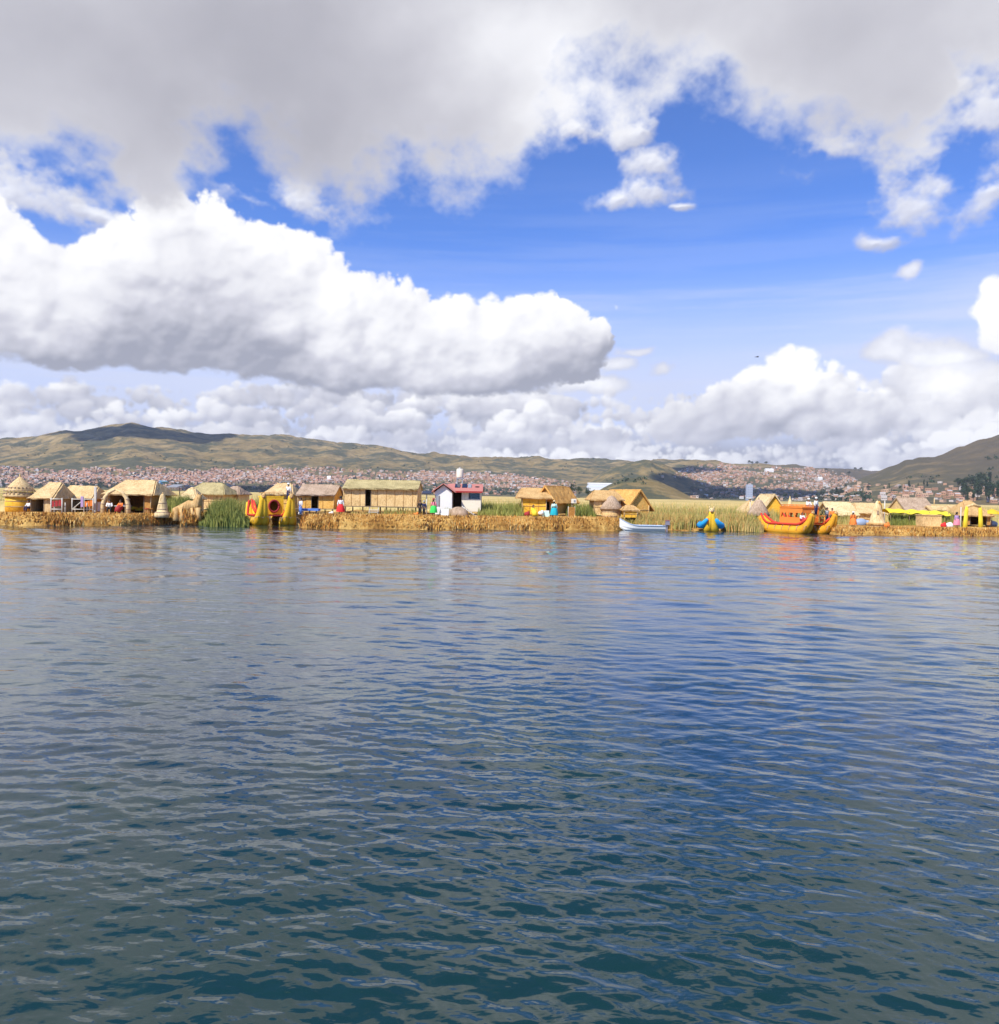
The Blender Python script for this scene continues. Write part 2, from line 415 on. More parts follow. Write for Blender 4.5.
def npmesh(name, V, F, mats, mi=None, smooth=False):
    """fast mesh: V (n,3), F (m,k)"""
    me = bpy.data.meshes.new(name); k = F.shape[1]
    me.vertices.add(len(V)); me.vertices.foreach_set('co', np.ascontiguousarray(V, dtype=np.float32).ravel())
    me.loops.add(F.size); me.loops.foreach_set('vertex_index', F.astype(np.int32).ravel())
    me.polygons.add(len(F)); me.polygons.foreach_set('loop_start', np.arange(0, F.size, k, dtype=np.int32))
    if not isinstance(mats, (list, tuple)): mats = [mats]
    for m in mats: me.materials.append(m)
    if mi is not None: me.polygons.foreach_set('material_index', np.asarray(mi, dtype=np.int32))
    me.update(calc_edges=True)
    me.polygons.foreach_set('use_smooth', np.full(len(F), smooth)); me.validate()
    o = bpy.data.objects.new(name, me); COL.objects.link(o)
    return o
def gridfaces(nr, nc, wrap=False):
    i = np.arange(nr-1)[:, None]; j = np.arange(nc if wrap else nc-1)[None, :]
    a = i*nc+j; b = i*nc+(j+1) % nc
    return np.stack([a, b, b+nc, a+nc], -1).reshape(-1, 4)
def empty(name, loc, rz=0):
    o = bpy.data.objects.new(name, None); COL.objects.link(o); o.location = loc; o.rotation_euler = (0, 0, rz); o.empty_display_size = 0.3
    return o
def tag(o, label, cat, group=None):
    o['label'] = label; o['category'] = cat
    if group: o['group'] = group
    return o
def thing(name, label, cat, loc, rz=0, group=None): return tag(empty(name, loc, rz), label, cat, group)
def kind(o, k): o['kind'] = k; return o
def copy_tree(o, parent=None):
    c = o.copy(); COL.objects.link(c); c.parent = parent
    for ch in [x for x in o.children]: copy_tree(ch, c)
    return c

# ---------------------------------------------------------------- materials
def mat(name, rough=0.85, spec=0.3):
    global NT
    m = bpy.data.materials.new(name); m.use_nodes = True; NT = m.node_tree
    b = NT.nodes['Principled BSDF']; b.inputs['Roughness'].default_value = rough
    b.inputs['Specular IOR Level'].default_value = spec
    return m, b
def objco():
    n = NT.nodes.new('ShaderNodeTexCoord'); return S(n.outputs['Object'])
def wpos():
    n = NT.nodes.new('ShaderNodeNewGeometry'); return S(n.outputs['Position'])
def bump(b, h, strength=0.3, dist=0.05):
    n = NT.nodes.new('ShaderNodeBump'); n.inputs['Strength'].default_value = strength; n.inputs['Distance'].default_value = dist
    setin(n.inputs['Height'], h); NT.links.new(n.outputs[0], b.inputs['Normal'])
def straw(name, c1, c2, c3=None, scale=9.0, along=(1, 1, 0.18), rough=0.8):
    """dry reed: long streaks along local z, blotches, some darker stems"""
    m, b = mat(name, rough, 0.25)
    p = objco(); s1 = noise(VM('MULTIPLY', p, along), scale, 5, 0.65); s2 = noise(p, 0.9, 3, 0.6)
    f = M('ADD', (s1-0.5)*2.2+0.5, (s2-0.5)*1.2, clamp=True)
    c = ramp(f, [(0.0, c3 or tuple(x*0.45 for x in c1)), (0.28, c1), (0.75, c2), (1.0, tuple(min(1, x*1.15) for x in c2))])
    setin(b.inputs['Base Color'], c); bump(b, s1, 0.5, 0.04)
    return m
def plain(name, c, rough=0.6, spec=0.4, var=0.12, metal=0.0, scale=3.0):
    m, b = mat(name, rough, spec); n = noise(objco(), scale, 4, 0.6)
    setin(b.inputs['Base Color'], mixc(n, tuple(x*(1-var) for x in c), tuple(min(1, x*(1+var)) for x in c)))
    b.inputs['Metallic'].default_value = metal
    return m
MT = {}
MT['thatch'] = straw('thatch_gold', (0.46, 0.27, 0.10), (0.64, 0.42, 0.18))
MT['thatch_pale'] = straw('thatch_pale', (0.54, 0.36, 0.16), (0.72, 0.53, 0.27))
MT['thatch_green'] = straw('thatch_green', (0.36, 0.29, 0.13), (0.52, 0.43, 0.21))
MT['thatch_grey'] = straw('thatch_grey', (0.33, 0.23, 0.15), (0.50, 0.37, 0.26))
MT['thatch_orange'] = straw('thatch_orange', (0.56, 0.28, 0.07), (0.74, 0.42, 0.12))
MT['mat_gold'] = straw('reed_mat_gold', (0.66, 0.36, 0.07), (0.84, 0.50, 0.14), scale=6, along=(1, 1, 2.2))
MT['mat_yellow'] = straw('reed_mat_yellow', (0.80, 0.40, 0.03), (0.90, 0.52, 0.06), scale=5, along=(1, 1, 3))
MT['mat_pale'] = straw('reed_mat_pale', (0.62, 0.41, 0.17), (0.80, 0.57, 0.27), scale=6, along=(2.4, 2.4, .8))
MT['mat_brown'] = straw('reed_mat_brown', (0.42, 0.20, 0.05), (0.58, 0.30, 0.08), scale=6, along=(2.4, 2.4, .8))
MT['cream_straw'] = straw('cream_straw', (0.62, 0.44, 0.21), (0.78, 0.60, 0.33))
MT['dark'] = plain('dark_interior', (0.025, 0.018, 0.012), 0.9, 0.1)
MT['wood'] = plain('grey_wood', (0.22, 0.16, 0.10), 0.8)
MT['pole'] = plain('pale_pole', (0.62, 0.58, 0.50), 0.6)
MT['white'] = plain('white_paint', (0.80, 0.79, 0.75), 0.6, var=0.05)
MT['offwhite'] = plain('cream_plaster', (0.78, 0.70, 0.55), 0.8, var=0.06)
MT['red_roof'] = plain('red_sheet_roof', (0.52, 0.20, 0.16), 0.5, var=0.15)
MT['grey'] = plain('grey_metal', (0.36, 0.37, 0.39), 0.5, metal=0.3)
MT['panel'] = plain('solar_panel_glass', (0.02, 0.03, 0.06), 0.15, 0.6)
MT['yellow'] = plain('yellow_cloth', (0.78, 0.46, 0.02), 0.7, var=0.08)
MT['red'] = plain('red_cloth', (0.75, 0.03, 0.03), 0.8)
MT['green'] = plain('green_cloth', (0.05, 0.62, 0.10), 0.8)
MT['teal'] = plain('turquoise_cloth', (0.01, 0.40, 0.48), 0.8)
MT['pink'] = plain('pink_cloth', (0.80, 0.25, 0.32), 0.8)
MT['blue'] = plain('blue_cloth', (0.10, 0.22, 0.60), 0.7)
MT['skyblue'] = plain('light_blue_paint', (0.22, 0.48, 0.72), 0.6)
MT['navy'] = plain('navy_cloth', (0.02, 0.025, 0.08), 0.85)
MT['black'] = plain('black_cloth', (0.02, 0.02, 0.022), 0.85)
MT['skin'] = plain('skin', (0.36, 0.19, 0.11), 0.6, var=0.05)
MT['hair'] = plain('black_hair', (0.012, 0.010, 0.010), 0.5)
MT['orange'] = plain('orange_cloth', (0.80, 0.22, 0.04), 0.8)
MT['lime'] = plain('bright_yellow_cloth', (0.78, 0.62, 0.04), 0.8)
MT['mint'] = plain('pale_mint_cloth', (0.55, 0.80, 0.68), 0.8)
MT['purple'] = plain('mauve_cloth', (0.42, 0.28, 0.50), 0.8)
MT['maroon'] = plain('dark_red_cloth', (0.35, 0.03, 0.03), 0.8)
# ---------------------------------------------------------------- hills across the lake
lr = np.random.default_rng(5)
_lat = lr.random((256, 256)).astype(np.float64)
def vnoise(x, y, octv=5, gain=0.5):
    out = 0; a = 1; tot = 0
    for o in range(octv):
        xi = np.floor(x).astype(int); yi = np.floor(y).astype(int); fx = x-xi; fy = y-yi
        fx = fx*fx*(3-2*fx); fy = fy*fy*(3-2*fy); xi &= 255; yi &= 255; x1 = (xi+1) & 255; y1 = (yi+1) & 255
        out = out + a*((_lat[xi, yi]*(1-fx)+_lat[x1, yi]*fx)*(1-fy)+(_lat[xi, y1]*(1-fx)+_lat[x1, y1]*fx)*fy)
        tot += a; a *= gain; x = x*2.03+17.1; y = y*2.03+5.3
    return out/tot-0.5
def prof(pts, D0):
    P = sorted(qt(x, y) for x, y in pts)
    return np.array([p[0] for p in P]), np.array([p[1] for p in P])
HILLS = [   # skyline points, distance, start of the foot, width behind, foot power
  ([(-500, 455), (-200, 450), (0, 440), (30, 436), (60, 430), (90, 428), (106, 427), (130, 423), (150, 426), (185, 431), (205, 435), (240, 435), (290, 436), (320, 439), (345, 443), (380, 446), (400, 450), (430, 454), (480, 457), (560, 458), (620, 459), (700, 461), (760, 463), (800, 466), (860, 470), (900, 473), (940, 476), (1200, 484), (1600, 480)], 5200, 2650, 1500, 1.25),
  ([(560, 497), (585, 484), (610, 468), (630, 460), (650, 457), (664, 462), (680, 473), (700, 482), (725, 492), (760, 500)], 3700, 3100, 500, 1.0),
  ([(575, 499), (592, 494), (606, 487), (622, 481), (640, 479), (658, 482), (676, 489), (690, 496), (715, 500)], 1750, 1500, 200, 0.9),
  ([(790, 502), (835, 492), (856, 481), (880, 472), (897, 466), (907, 460), (918, 457), (935, 455), (960, 448), (980, 443), (999, 438), (1100, 415), (1300, 380), (1600, 400)], 2900, 1450, 900, 1.15),
]
HP = [(prof(p, D), D, d0, wb, pw) for p, D, d0, wb, pw in HILLS]
def terrain(q, D):
    x = q*D; y = D
    H = np.full(np.broadcast(q, D).shape, -6.0)
    for (pq, pt), Dr, d0, wb, pw in HP:
        rt = np.interp(q, pq, pt, left=pt[0], right=pt[-1]); Hr = CAM_H + Dr*rt
        t = np.clip((D-d0)/(Dr-d0), 0, 1)
        f = np.where(t < 1, t**pw*(0.55+0.45*np.sin(math.pi/2*t)), 0)
        f = np.where(t < 1, f, np.exp(-((D-Dr)/wb)**2)*1.0)
        H = np.maximum(H, Hr*f - 6*(1-np.clip(t*8, 0, 1)))
    hh = np.clip(H, 0, None)
    n1 = vnoise(x/620+40, y/620+11, 6, 0.55); n2 = np.abs(vnoise(x/300+9, y/900+3, 5))*2
    side = 1-np.clip(np.abs(0), 0, 1)
    H = H + hh*0.28*n1*np.clip(1.0-hh/520, 0.1, 1) - hh*0.30*(n2-0.2)*np.clip(1.0-hh/600, 0.12, 1) + hh*0.16*(0.25-np.abs(vnoise(x/150+5, y/420+8, 5))*2)*np.clip(1.0-hh/600, 0.15, 1)
    H = H + np.clip(hh, 0, 60)*0.10*vnoise(x/60, y/60, 4)
    return H
qa = np.linspace(-1.25, 1.25, 1000)
Da = np.concatenate([np.linspace(1400, 1900, 50), np.linspace(1915, 3800, 140), np.linspace(3820, 5400, 100), np.geomspace(5450, 9000, 24)])
QQ, DD = np.meshgrid(qa, Da); HH = terrain(QQ, DD)
V = np.stack([QQ*DD, DD, HH], -1).reshape(-1, 3)

m, b = mat('hillside', 0.95, 0.1); p = wpos()
pn = VM('MULTIPLY', p, (1, 1, 0))
big = noise(pn, 1/900, 5, 0.6); md = noise(pn, 1/260, 6, 0.65); fi = noise(pn, 1/45, 5, 0.7)
gx, gy, gz = sep(p)
vc = NT.nodes.new('ShaderNodeTexVoronoi'); setin(vc.inputs['Vector'], VM('MULTIPLY', p, (1/150, 1/150, 0))); vcol = sep(S(vc.outputs['Color']))[0]
base = ramp(M('ADD', (big-0.5)*1.6+0.5, (fi-0.5)*0.8+(vcol-0.5)*0.25, clamp=True), [(0.0, (0.125, 0.095, 0.04)), (0.4, (0.24, 0.175, 0.07)), (0.65, (0.33, 0.24, 0.11)), (1.0, (0.46, 0.33, 0.18))])
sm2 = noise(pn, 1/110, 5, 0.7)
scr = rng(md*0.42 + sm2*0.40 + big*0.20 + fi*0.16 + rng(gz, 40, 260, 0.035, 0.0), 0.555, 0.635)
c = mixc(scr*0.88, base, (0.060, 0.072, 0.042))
# right-hand hill: earth colour darkened, standing in for cloud shade on it
red = rng(M('MULTIPLY', gx, 1/2300) - gy*(1/9000), 0.05, 0.42)
c = mixc(red*0.85, c, mixc(fi, (0.070, 0.060, 0.040), (0.135, 0.105, 0.070)))
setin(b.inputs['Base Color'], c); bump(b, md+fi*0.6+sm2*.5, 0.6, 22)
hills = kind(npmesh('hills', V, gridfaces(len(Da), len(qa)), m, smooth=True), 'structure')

# where does a line of sight meet the hills
_qs = np.linspace(-0.8, 0.8, 801); _Ds = np.linspace(1450, 5200, 500)
_Q, _D = np.meshgrid(_qs, _Ds, indexing='ij'); _T = (terrain(_Q, _D)-CAM_H)/_D
def meet(px, py):
    q, t = qt(px, py); r = _T[int(np.clip(round((q+0.8)*500), 0, 800))]
    k = np.argmax(r > t)
    if r[k] <= t: return None
    D = _Ds[k]; return q*D, D, float(terrain(np.array([q]), np.array([D]))[0])

# ---------------------------------------------------------------- the town on the slopes: 300 nearest houses one by one, the rest as a mass
def hmat(name, c): return plain(name, c, 0.9, 0.1, var=0.25, scale=0.08)
HM = [hmat('brick_wall', (0.46, 0.26, 0.16)), hmat('brick_wall_light', (0.58, 0.38, 0.25)), hmat('plaster_wall', (0.58, 0.50, 0.44)), hmat('white_wall', (0.78, 0.76, 0.72)),
      hmat('tin_roof', (0.46, 0.42, 0.40)), hmat('tile_roof', (0.46, 0.25, 0.18)), hmat('dark_opening', (0.05, 0.045, 0.045)), hmat('earth_wall', (0.30, 0.21, 0.14))]
TOP = np.array([(-200, 470), (0, 466), (60, 469), (120, 467), (160, 468), (200, 471), (230, 467), (270, 465), (330, 467), (380, 470), (420, 471), (470, 471), (520, 474), (560, 480), (600, 484), (640, 486), (690, 465), (720, 463), (745, 461), (780, 465), (820, 467), (850, 475), (880, 482), (999, 488), (1200, 492)])
BOT = np.array([(-200, 483), (0, 487), (999, 504), (1200, 508)])
spots = []
tr = random.Random(3)
tries = 0
while len(spots) < 9000 and tries < 60000:
    tries += 1
    px = tr.uniform(-120, 1110)
    t0 = np.interp(px, TOP[:, 0], TOP[:, 1]); b0_ = np.interp(px, BOT[:, 0], BOT[:, 1])
    py = t0 + (b0_-t0)*tr.random()
    if 575 < px < 692 and py > 478 - 0: continue
    edge = (py-t0)/6
    if edge < 1 and tr.random() > edge: continue
    if px > 860 and tr.random() > 0.10: continue
    if px > 830 and tr.random() > 0.5: continue
    r = meet(px, py)
    if r is None or r[1] > 5000: continue
    nn = vnoise(np.array([r[0]/260.]), np.array([r[1]/260.+50]), 4)[0]
    if nn < -0.02 and tr.random() < 0.80: continue
    # lower slopes: houses thinned for dark foliage that stands in for cloud shade
    if (py-t0)/(b0_-t0) > 0.60 and tr.random() < 0.62: continue
    spots.append(r)
spots.sort(key=lambda r: r[1])
def house_mesh(vs, fs, ms, x, y, z, w, d, h, rz, wall, roofm, gable, rnd):
    c, s_ = math.cos(rz), math.sin(rz)
    def T(a, b_, cc): return (x+a*c-b_*s_, y+a*s_+b_*c, z+cc)
    o = len(vs)
    for zz in (-5, h):
        for a, b_ in ((-w/2, -d/2), (w/2, -d/2), (w/2, d/2), (-w/2, d/2)): vs.append(T(a, b_, zz))
    fs += [(o, o+1, o+5, o+4), (o+1, o+2, o+6, o+5), (o+2, o+3, o+7, o+6), (o+3, o, o+4, o+7)]; ms += [wall]*4
    if gable:
        o2 = len(vs); k = 1.06
        for a, b_ in ((-w/2*k, -d/2*k), (w/2*k, -d/2*k), (w/2*k, d/2*k), (-w/2*k, d/2*k)): vs.append(T(a, b_, h-0.1))
        vs.append(T(-w/2*k, 0, h+d*0.22)); vs.append(T(w/2*k, 0, h+d*0.22))
        fs += [(o2, o2+1, o2+5, o2+4), (o2+2, o2+3, o2+4, o2+5)]; ms += [roofm]*2
        fs += [(o2, o2+4, o2+3, o2+3), (o2+1, o2+2, o2+5, o2+5)]; ms += [wall]*2
    else:
        fs.append((o+4, o+5, o+6, o+7)); ms.append(roofm)
    for k in range(rnd.choice([2, 3, 3])):
        o3 = len(vs); ww = w/3*0.55; cx = (k-1)*w/3.2; zz = h*0.35
        for a, e in ((cx-ww/2, zz), (cx+ww/2, zz), (cx+ww/2, zz+1.7), (cx-ww/2, zz+1.7)): vs.append(T(a, -d/2-0.12, e))
        fs.append((o3, o3+1, o3+2, o3+3)); ms.append(6)
def rand_house(rnd):
    wall = rnd.choices([0, 1, 2, 3, 7], [36, 36, 12, 3, 14])[0]
    return dict(w=rnd.uniform(7, 14), d=rnd.uniform(6, 11), h=rnd.choice([3.2, 5, 6, 8]), rz=rnd.uniform(-.5, .5), wall=wall, roofm=rnd.choices([4, 5, 0], [30, 45, 25])[0], gable=rnd.random() < .45)
protos = []
for k in range(14):
    h = rand_house(tr); vs, fs, ms = [], [], []
    house_mesh(vs, fs, ms, 0, 0, 0, rnd=tr, **h)
    me = bpy.data.meshes.new('town_house'); me.from_pydata(vs, [], [tuple(dict.fromkeys(f)) for f in fs])
    for mm in HM: me.materials.append(mm)
    me.polygons.foreach_set('material_index', ms); me.update(); protos.append((me, h))
LBL = {0: 'red brick', 1: 'pale brick', 2: 'beige plastered', 3: 'white', 7: 'earth brown'}
for i, (x, y, z) in enumerate(spots[:290]):
    me, h = protos[tr.randrange(14)]
    o = bpy.data.objects.new('town_house', me); COL.objects.link(o); o.location = (x, y, z); o.rotation_euler = (0, 0, tr.uniform(-.3, .3))
    tag(o, 'small %s town house with a %s roof low on the far lake shore' % (LBL[h['wall']], 'pitched' if h['gable'] else 'flat'), 'house', '%s houses in the nearest row of the far town' % LBL[h['wall']])
vs, fs, ms = [], [], []
for x, y, z in spots[290:]:
    house_mesh(vs, fs, ms, x, y, z, rnd=tr, **rand_house(tr))
town = npmesh('town_houses', np.array(vs), np.array(fs), HM, ms); kind(town, 'stuff')
tag(town, 'dense pink brick town spread over the lower slopes of the far hills', 'town')

# a few things one can pick out in the far town
def far_block(name, label, cat, px, py0, py1, wpx, mats, gable=False, D=None, dpx=None, rz=0):
    r = meet(px, py1) or (0, 2600, 0)
    if D: 
        pp = P3(px, py1, D); r = (pp.x, D, pp.z)
    s = r[1]/FPX; w = wpx*s; h = (py1-py0)*s; d = (dpx or wpx*0.6)*s
    t = thing(name, label, cat, (r[0], r[1], r[2]), rz)
    MB().box((0, 0, h*0.35-2), (w, d, h*0.7+4)).build('wall', mats[0], t)
    rb = MB()
    hw, hd = w/2*1.02, d/2*1.03
    rb.add([(-hw, -hd, h*0.7), (hw, -hd, h*0.7), (hw, hd, h*0.7), (-hw, hd, h*0.7), (-hw, 0, h), (hw, 0, h)], [(0, 1, 5, 4), (2, 3, 4, 5), (0, 4, 3), (1, 2, 5), (3, 2, 1, 0)])
    rb.build('roof', mats[1], t)
    return t
PB_ = plain('pale_blue_sheet', (0.62, 0.68, 0.78), 0.5, var=0.05)
far_block('warehouse', 'long white warehouse with pale roof below the central hill', 'warehouse', 608, 483, 486.5, 40, (MT['white'], MT['white']), D=2500, dpx=10)
far_block('warehouse', 'pale blue roofed warehouse in front of the long white one', 'warehouse', 602, 486, 489.5, 30, (MT['white'], PB_), D=2300, dpx=8)
far_block('warehouse', 'low warehouse with a reddish edge right of the trees', 'warehouse', 618, 488, 492, 22, (MT['offwhite'], MT['grey']), D=2100, dpx=8)
far_block('school_building', 'white flat building high above the far town on the right', 'building', 769, 468.5, 472, 8, (MT['white'], MT['white']))
far_block('school_building', 'small white building on the slope beyond the large orange reed boat', 'building', 820, 477, 481, 4, (MT['white'], MT['white']))
far_block('chapel', 'tiny white chapel on the slope above the red brick town', 'chapel', 329, 476, 481, 3.4, (MT['white'], MT['white']))
tw = P3(749, 500, 2350); s = 2350/FPX
t = thing('tower_block', 'tall pale blue grey tower block standing in the dark lower town', 'building', tw)
MB().box((0, 0, 7.5*s), (5.5*s, 5*s, 16*s)).build('wall', plain('blue_grey_wall', (0.42, 0.46, 0.55), 0.5), t)
wb = MB()
for k in range(5):
    for j in (-1, 0, 1): wb.box((j*1.7*s, -2.52*s, (3+2.4*k)*s), (.8*s, 0.1*s, 1.1*s))
wb.build('window', MT['grey'], t)

# ---------------------------------------------------------------- trees
LEAF = [plain('leaf_dark', (0.028, 0.050, 0.028), 0.7, 0.3, var=0.35, scale=0.3), plain('leaf_mid', (0.050, 0.078, 0.034), 0.7, 0.3, var=0.35, scale=0.3)]
BARK = plain('bark', (0.16, 0.12, 0.09), 0.9)
def leafmesh(name, clumps, n, size, rnd, mats=LEAF):
    """clumps: (x,y,z,r); n leaf faces each"""
    P = []; mi = []
    for (x, y, z, r) in clumps:
        for k in range(n):
            v = rnd.normal(size=3); v /= np.linalg.norm(v); rr = r*rnd.random()**0.4
            c = np.array((x, y, z))+v*rr*np.array((1, 1, .85))
            a = rnd.normal(size=3); a /= np.linalg.norm(a); b = np.cross(a, rnd.normal(size=3)); b /= np.linalg.norm(b)
            s = size*rnd.uniform(.6, 1.3)
            P += [c-a*s, c+b*s*.7, c+a*s, c-b*s*.7]; mi.append(int(rnd.random() < .45))
    V = np.array(P); F = np.arange(len(P)).reshape(-1, 4)
    return npmesh(name, V, F, mats, mi)
tr2 = np.random.default_rng(21)
def make_tree(h, w, kindt):
    """returns (crown object, trunk object) templates at the origin"""
    cl = []
    nb = 16 if kindt == 'round' else 14
    for k in range(nb):
        f = (k+0.5)/nb
        if kindt == 'round':
            a = tr2.uniform(0, 6.28); rr = w*0.34*tr2.random()**.5; z = h*tr2.uniform(.35, .86)
            rr *= math.sin(math.pi*min(1, (z/h-.12)/.9))
            cl.append((math.cos(a)*rr, math.sin(a)*rr, z, w*tr2.uniform(.13, .23)))
        else:
            a = tr2.uniform(0, 6.28); z = h*(.25+.68*f); rr = w*.22*tr2.random()*(1-f*.6)
            cl.append((math.cos(a)*rr, math.sin(a)*rr, z, w*tr2.uniform(.16, .26)*(1-f*.45)))
    cr = leafmesh('crown', cl, 42, h*0.032, tr2)
    tb = MB(); tb.tube([(0, 0, -.5), (h*.01, 0, h*.3), (-h*.01, h*.01, h*.62), (0, 0, h*.9)], [h*.022, h*.017, h*.010, h*.003], 7)
    for c in cl[::3]: tb.tube([(0, 0, c[2]*.62), (c[0]*.6, c[1]*.6, c[2]*.85), c[:3]], [h*.009, h*.006, h*.002], 5)
    tk = tb.build('trunk', BARK)
    return cr, tk
TREES = [make_tree(10, 8.5, 'round'), make_tree(10, 7, 'round'), make_tree(12, 5.2, 'tall'), make_tree(12, 6.2, 'tall')]
TEMPL = [o for t in TREES for o in t]
def place_tree(px, py_top, py_base, D, label, group, k=None, wide=1.0):
    k = tr.randrange(4) if k is None else k
    b = P3(px, py_base, D); h = (py_base-py_top)*D/FPX
    e = thing('tree', label, 'tree', b, tr.uniform(0, 6), group)
    s = h/(10 if k < 2 else 12)
    for o in TREES[k]:
        c = o.copy(); COL.objects.link(c); c.parent = e
    e.scale = (s*wide, s*wide, s)
    return e
for px, yt, yb, k, w_, lb in [(563, 484, 497, 0, 1.0, 'dark rounded tree, leftmost of the clump right of the yellow walled hut'), (572, 482.5, 497, 1, 1.0, 'tallest dark tree in the clump between the two gabled reed huts'), (579, 485.5, 497.5, 0, .9, 'smaller dark tree just right of the tallest in the clump'), (588, 487, 498, 1, 1.2, 'low spreading tree at the right end of the central clump'), (594, 489, 498, 0, 1.0, 'small tree touching the round hut roof at the right end of the clump')]:
    place_tree(px, yt, yb, 1000, lb, None, k, w_)
for k in range(46):    # the eucalyptus grove at the foot of the right-hand hill
    px = tr.uniform(962, 1030); f = tr.random(); yb = 487+f*15; D = 2100-f*650
    if px < 975 and f < .35: continue
    place_tree(px, yb-tr.uniform(10, 17), yb, D, 'dark blue green eucalyptus in the grove below the right hill', 'eucalyptus trees in the right-hand grove', tr.choice([0, 2, 3, 3]), 1.2)
for px, yt, yb in [(962, 478, 489), (958, 477, 488), (966, 476, 489), (971, 475, 488)]:
    place_tree(px, yt, yb, 1900, 'dark eucalyptus in the small cluster left of the main grove', 'eucalyptus cluster left of the grove', 0, 1.1)
for px, yb, hh in [(884, 492, 6), (887, 494, 7), (889, 489, 6), (894, 495, 6), (900, 490, 5), (904, 493, 7), (909, 488, 8), (912, 491, 6), (924, 486, 7), (927, 489, 8), (918, 487, 4), (943, 491, 5), (946, 489, 6), (934, 497, 5), (950, 494, 5), (899, 497, 5), (957, 496, 5), (881, 497, 5)]:
    place_tree(px, yb-hh, yb, 2000, 'dark tree scattered among the houses at the foot of the right hill', 'trees among the hamlet on the right', None, 1.2)
for px, yb, hh in [(836, 495, 8), (832, 496, 7), (841, 496, 9), (838, 497, 8), (846, 497, 6), (845, 487, 4), (822, 497, 7), (817, 498, 5), (785, 499, 6), (790, 499, 5), (796, 498, 6), (876, 497, 4), (868, 489, 4), (860, 492, 4)]:
    place_tree(px, yb-hh, yb+1, 2200, 'dark tree on the low shore beyond the large orange reed boat', 'shore trees beyond the orange reed boat', None, 1.3)
for px, yb in [(826, 471), (849, 474), (855, 470), (861, 470), (749, 463), (752, 464), (757, 464), (766, 464)]:
    place_tree(px, yb-3, yb+1, 3900, 'tiny dark tree on the ridge line right of the town', 'tiny ridge trees', 0, 1.4)
for o in TEMPL: bpy.data.objects.remove(o)
# dark foliage added along the lower town as its cloud shade; then slope scrub
cl = []
for k in range(2600):
    px = tr.uniform(-60, 870); b0_ = np.interp(px, BOT[:, 0], BOT[:, 1]); py = b0_ - abs(tr.gauss(0, 1))*5.0 - 0.3
    if 575 < px < 690: continue
    if 690 < px < 790: py = b0_ - tr.random()*14
    r = meet(px, py)
    if r is None: continue
    nn = vnoise(np.array([r[0]/200.+7]), np.array([r[1]/400.+20]), 3)[0]
    if nn < -0.10: continue
    cl.append((r[0], r[1], r[2]+3, tr.uniform(4, 8)))
for k in range(900):
    px = tr.uniform(-60, 999); py = tr.uniform(445, 485); r = meet(px, py)
    if r is None: continue
    nn = vnoise(np.array([r[0]/330.+3]), np.array([r[1]/330.+9]), 4)[0]
    if nn < 0.06: continue
    cl.append((r[0], r[1], r[2]+2, tr.uniform(4, 9)))
w_ = kind(leafmesh('scrub_and_shade', cl, 16, 2.6, tr2), 'stuff'); tag(w_, 'dark scrub on the far slopes and foliage added as shade over the lower town', 'scrub_and_shade')
# hamlet below the right-hand hill
for k, (px, py) in enumerate([(895, 489), (913, 487), (918, 491), (940, 483), (945, 485), (951, 487), (955, 490), (948, 490), (962, 490), (930, 495), (938, 497), (905, 496), (893, 497), (960, 500), (968, 499), (923, 498)]):
    r = meet(px, py)
    if r is None: continue
    me, h = protos[(k*5) % 14]
    o = bpy.data.objects.new('village_house', me); COL.objects.link(o); o.location = r; o.rotation_euler = (0, 0, tr.uniform(-.6, .6)); o.scale = (.9, .9, .8)
    tag(o, 'small %s house in the hamlet below the right hill' % LBL[h['wall']], 'house', '%s hamlet houses' % LBL[h['wall']])

# ---------------------------------------------------------------- unseen clouds added above the picture to cast shade on the far slopes
m, b = mat('shade_caster_white', 1.0, 0.0); b.inputs['Base Color'].default_value = (0.9, 0.9, 0.9, 1)
def cloud(px, py, rx, ry, zc=3400):
    r = meet(px, py)
    if r is None: return
    t = (zc-r[2])/SUN.z; c = Vector(r)+SUN*t
    vs, fs = [], []; cb = MB()
    for k in range(26):
        a = tr.uniform(0, 6.28); f = tr.random()**.5
        cb.ball((math.cos(a)*f*rx, math.sin(a)*f*ry, tr.uniform(0, 90)), min(rx, ry)*tr.uniform(.28, .45), 12, sc=(1, 1, .45))
    o = cb.build('cloud', m); o.location = c; kind(o, 'structure')
cloud(125, 428, 520, 420); cloud(30, 493, 500, 260, 3600); cloud(245, 490, 260, 160, 3400)
cloud(735, 494, 430, 330, 3300); cloud(690, 470, 150, 170, 3300)
# ---------------------------------------------------------------- water: waves are real geometry near the boat, finer ripples by bump
wr = np.random.default_rng(9)
rad = [0.6]
while rad[-1] < 80:
    d = rad[-1]; rad.append(d + max(0.014, min(0.36, d*d/(3.0*FPX)*0.75)))
rad = np.array(rad + list(np.geomspace(80.5, 110, 50)) + list(np.geomspace(113, 7000, 36)))
az = np.concatenate([np.linspace(-math.pi, -0.66, 50, endpoint=False), np.linspace(-0.66, 0.66, 1000), np.linspace(0.66, math.pi, 50, endpoint=False)[1:]])
RR, AA = [x.astype(np.float32) for x in np.meshgrid(rad, az, indexing='ij')]
XX, YY = RR*np.sin(AA), RR*np.cos(AA)
cell = np.maximum(np.gradient(rad)[:, None].astype(np.float32), RR*(1.32/1000))
out = np.abs(AA) > 0.68
ZZ = np.zeros_like(XX)
def envel(k): return (0.50+1.0*np.clip(0.5+vnoise(XX/4.5+k*3, YY/7+k, 3)*1.8, 0, 1)).astype(np.float32)
E1, E2 = envel(0), envel(5)
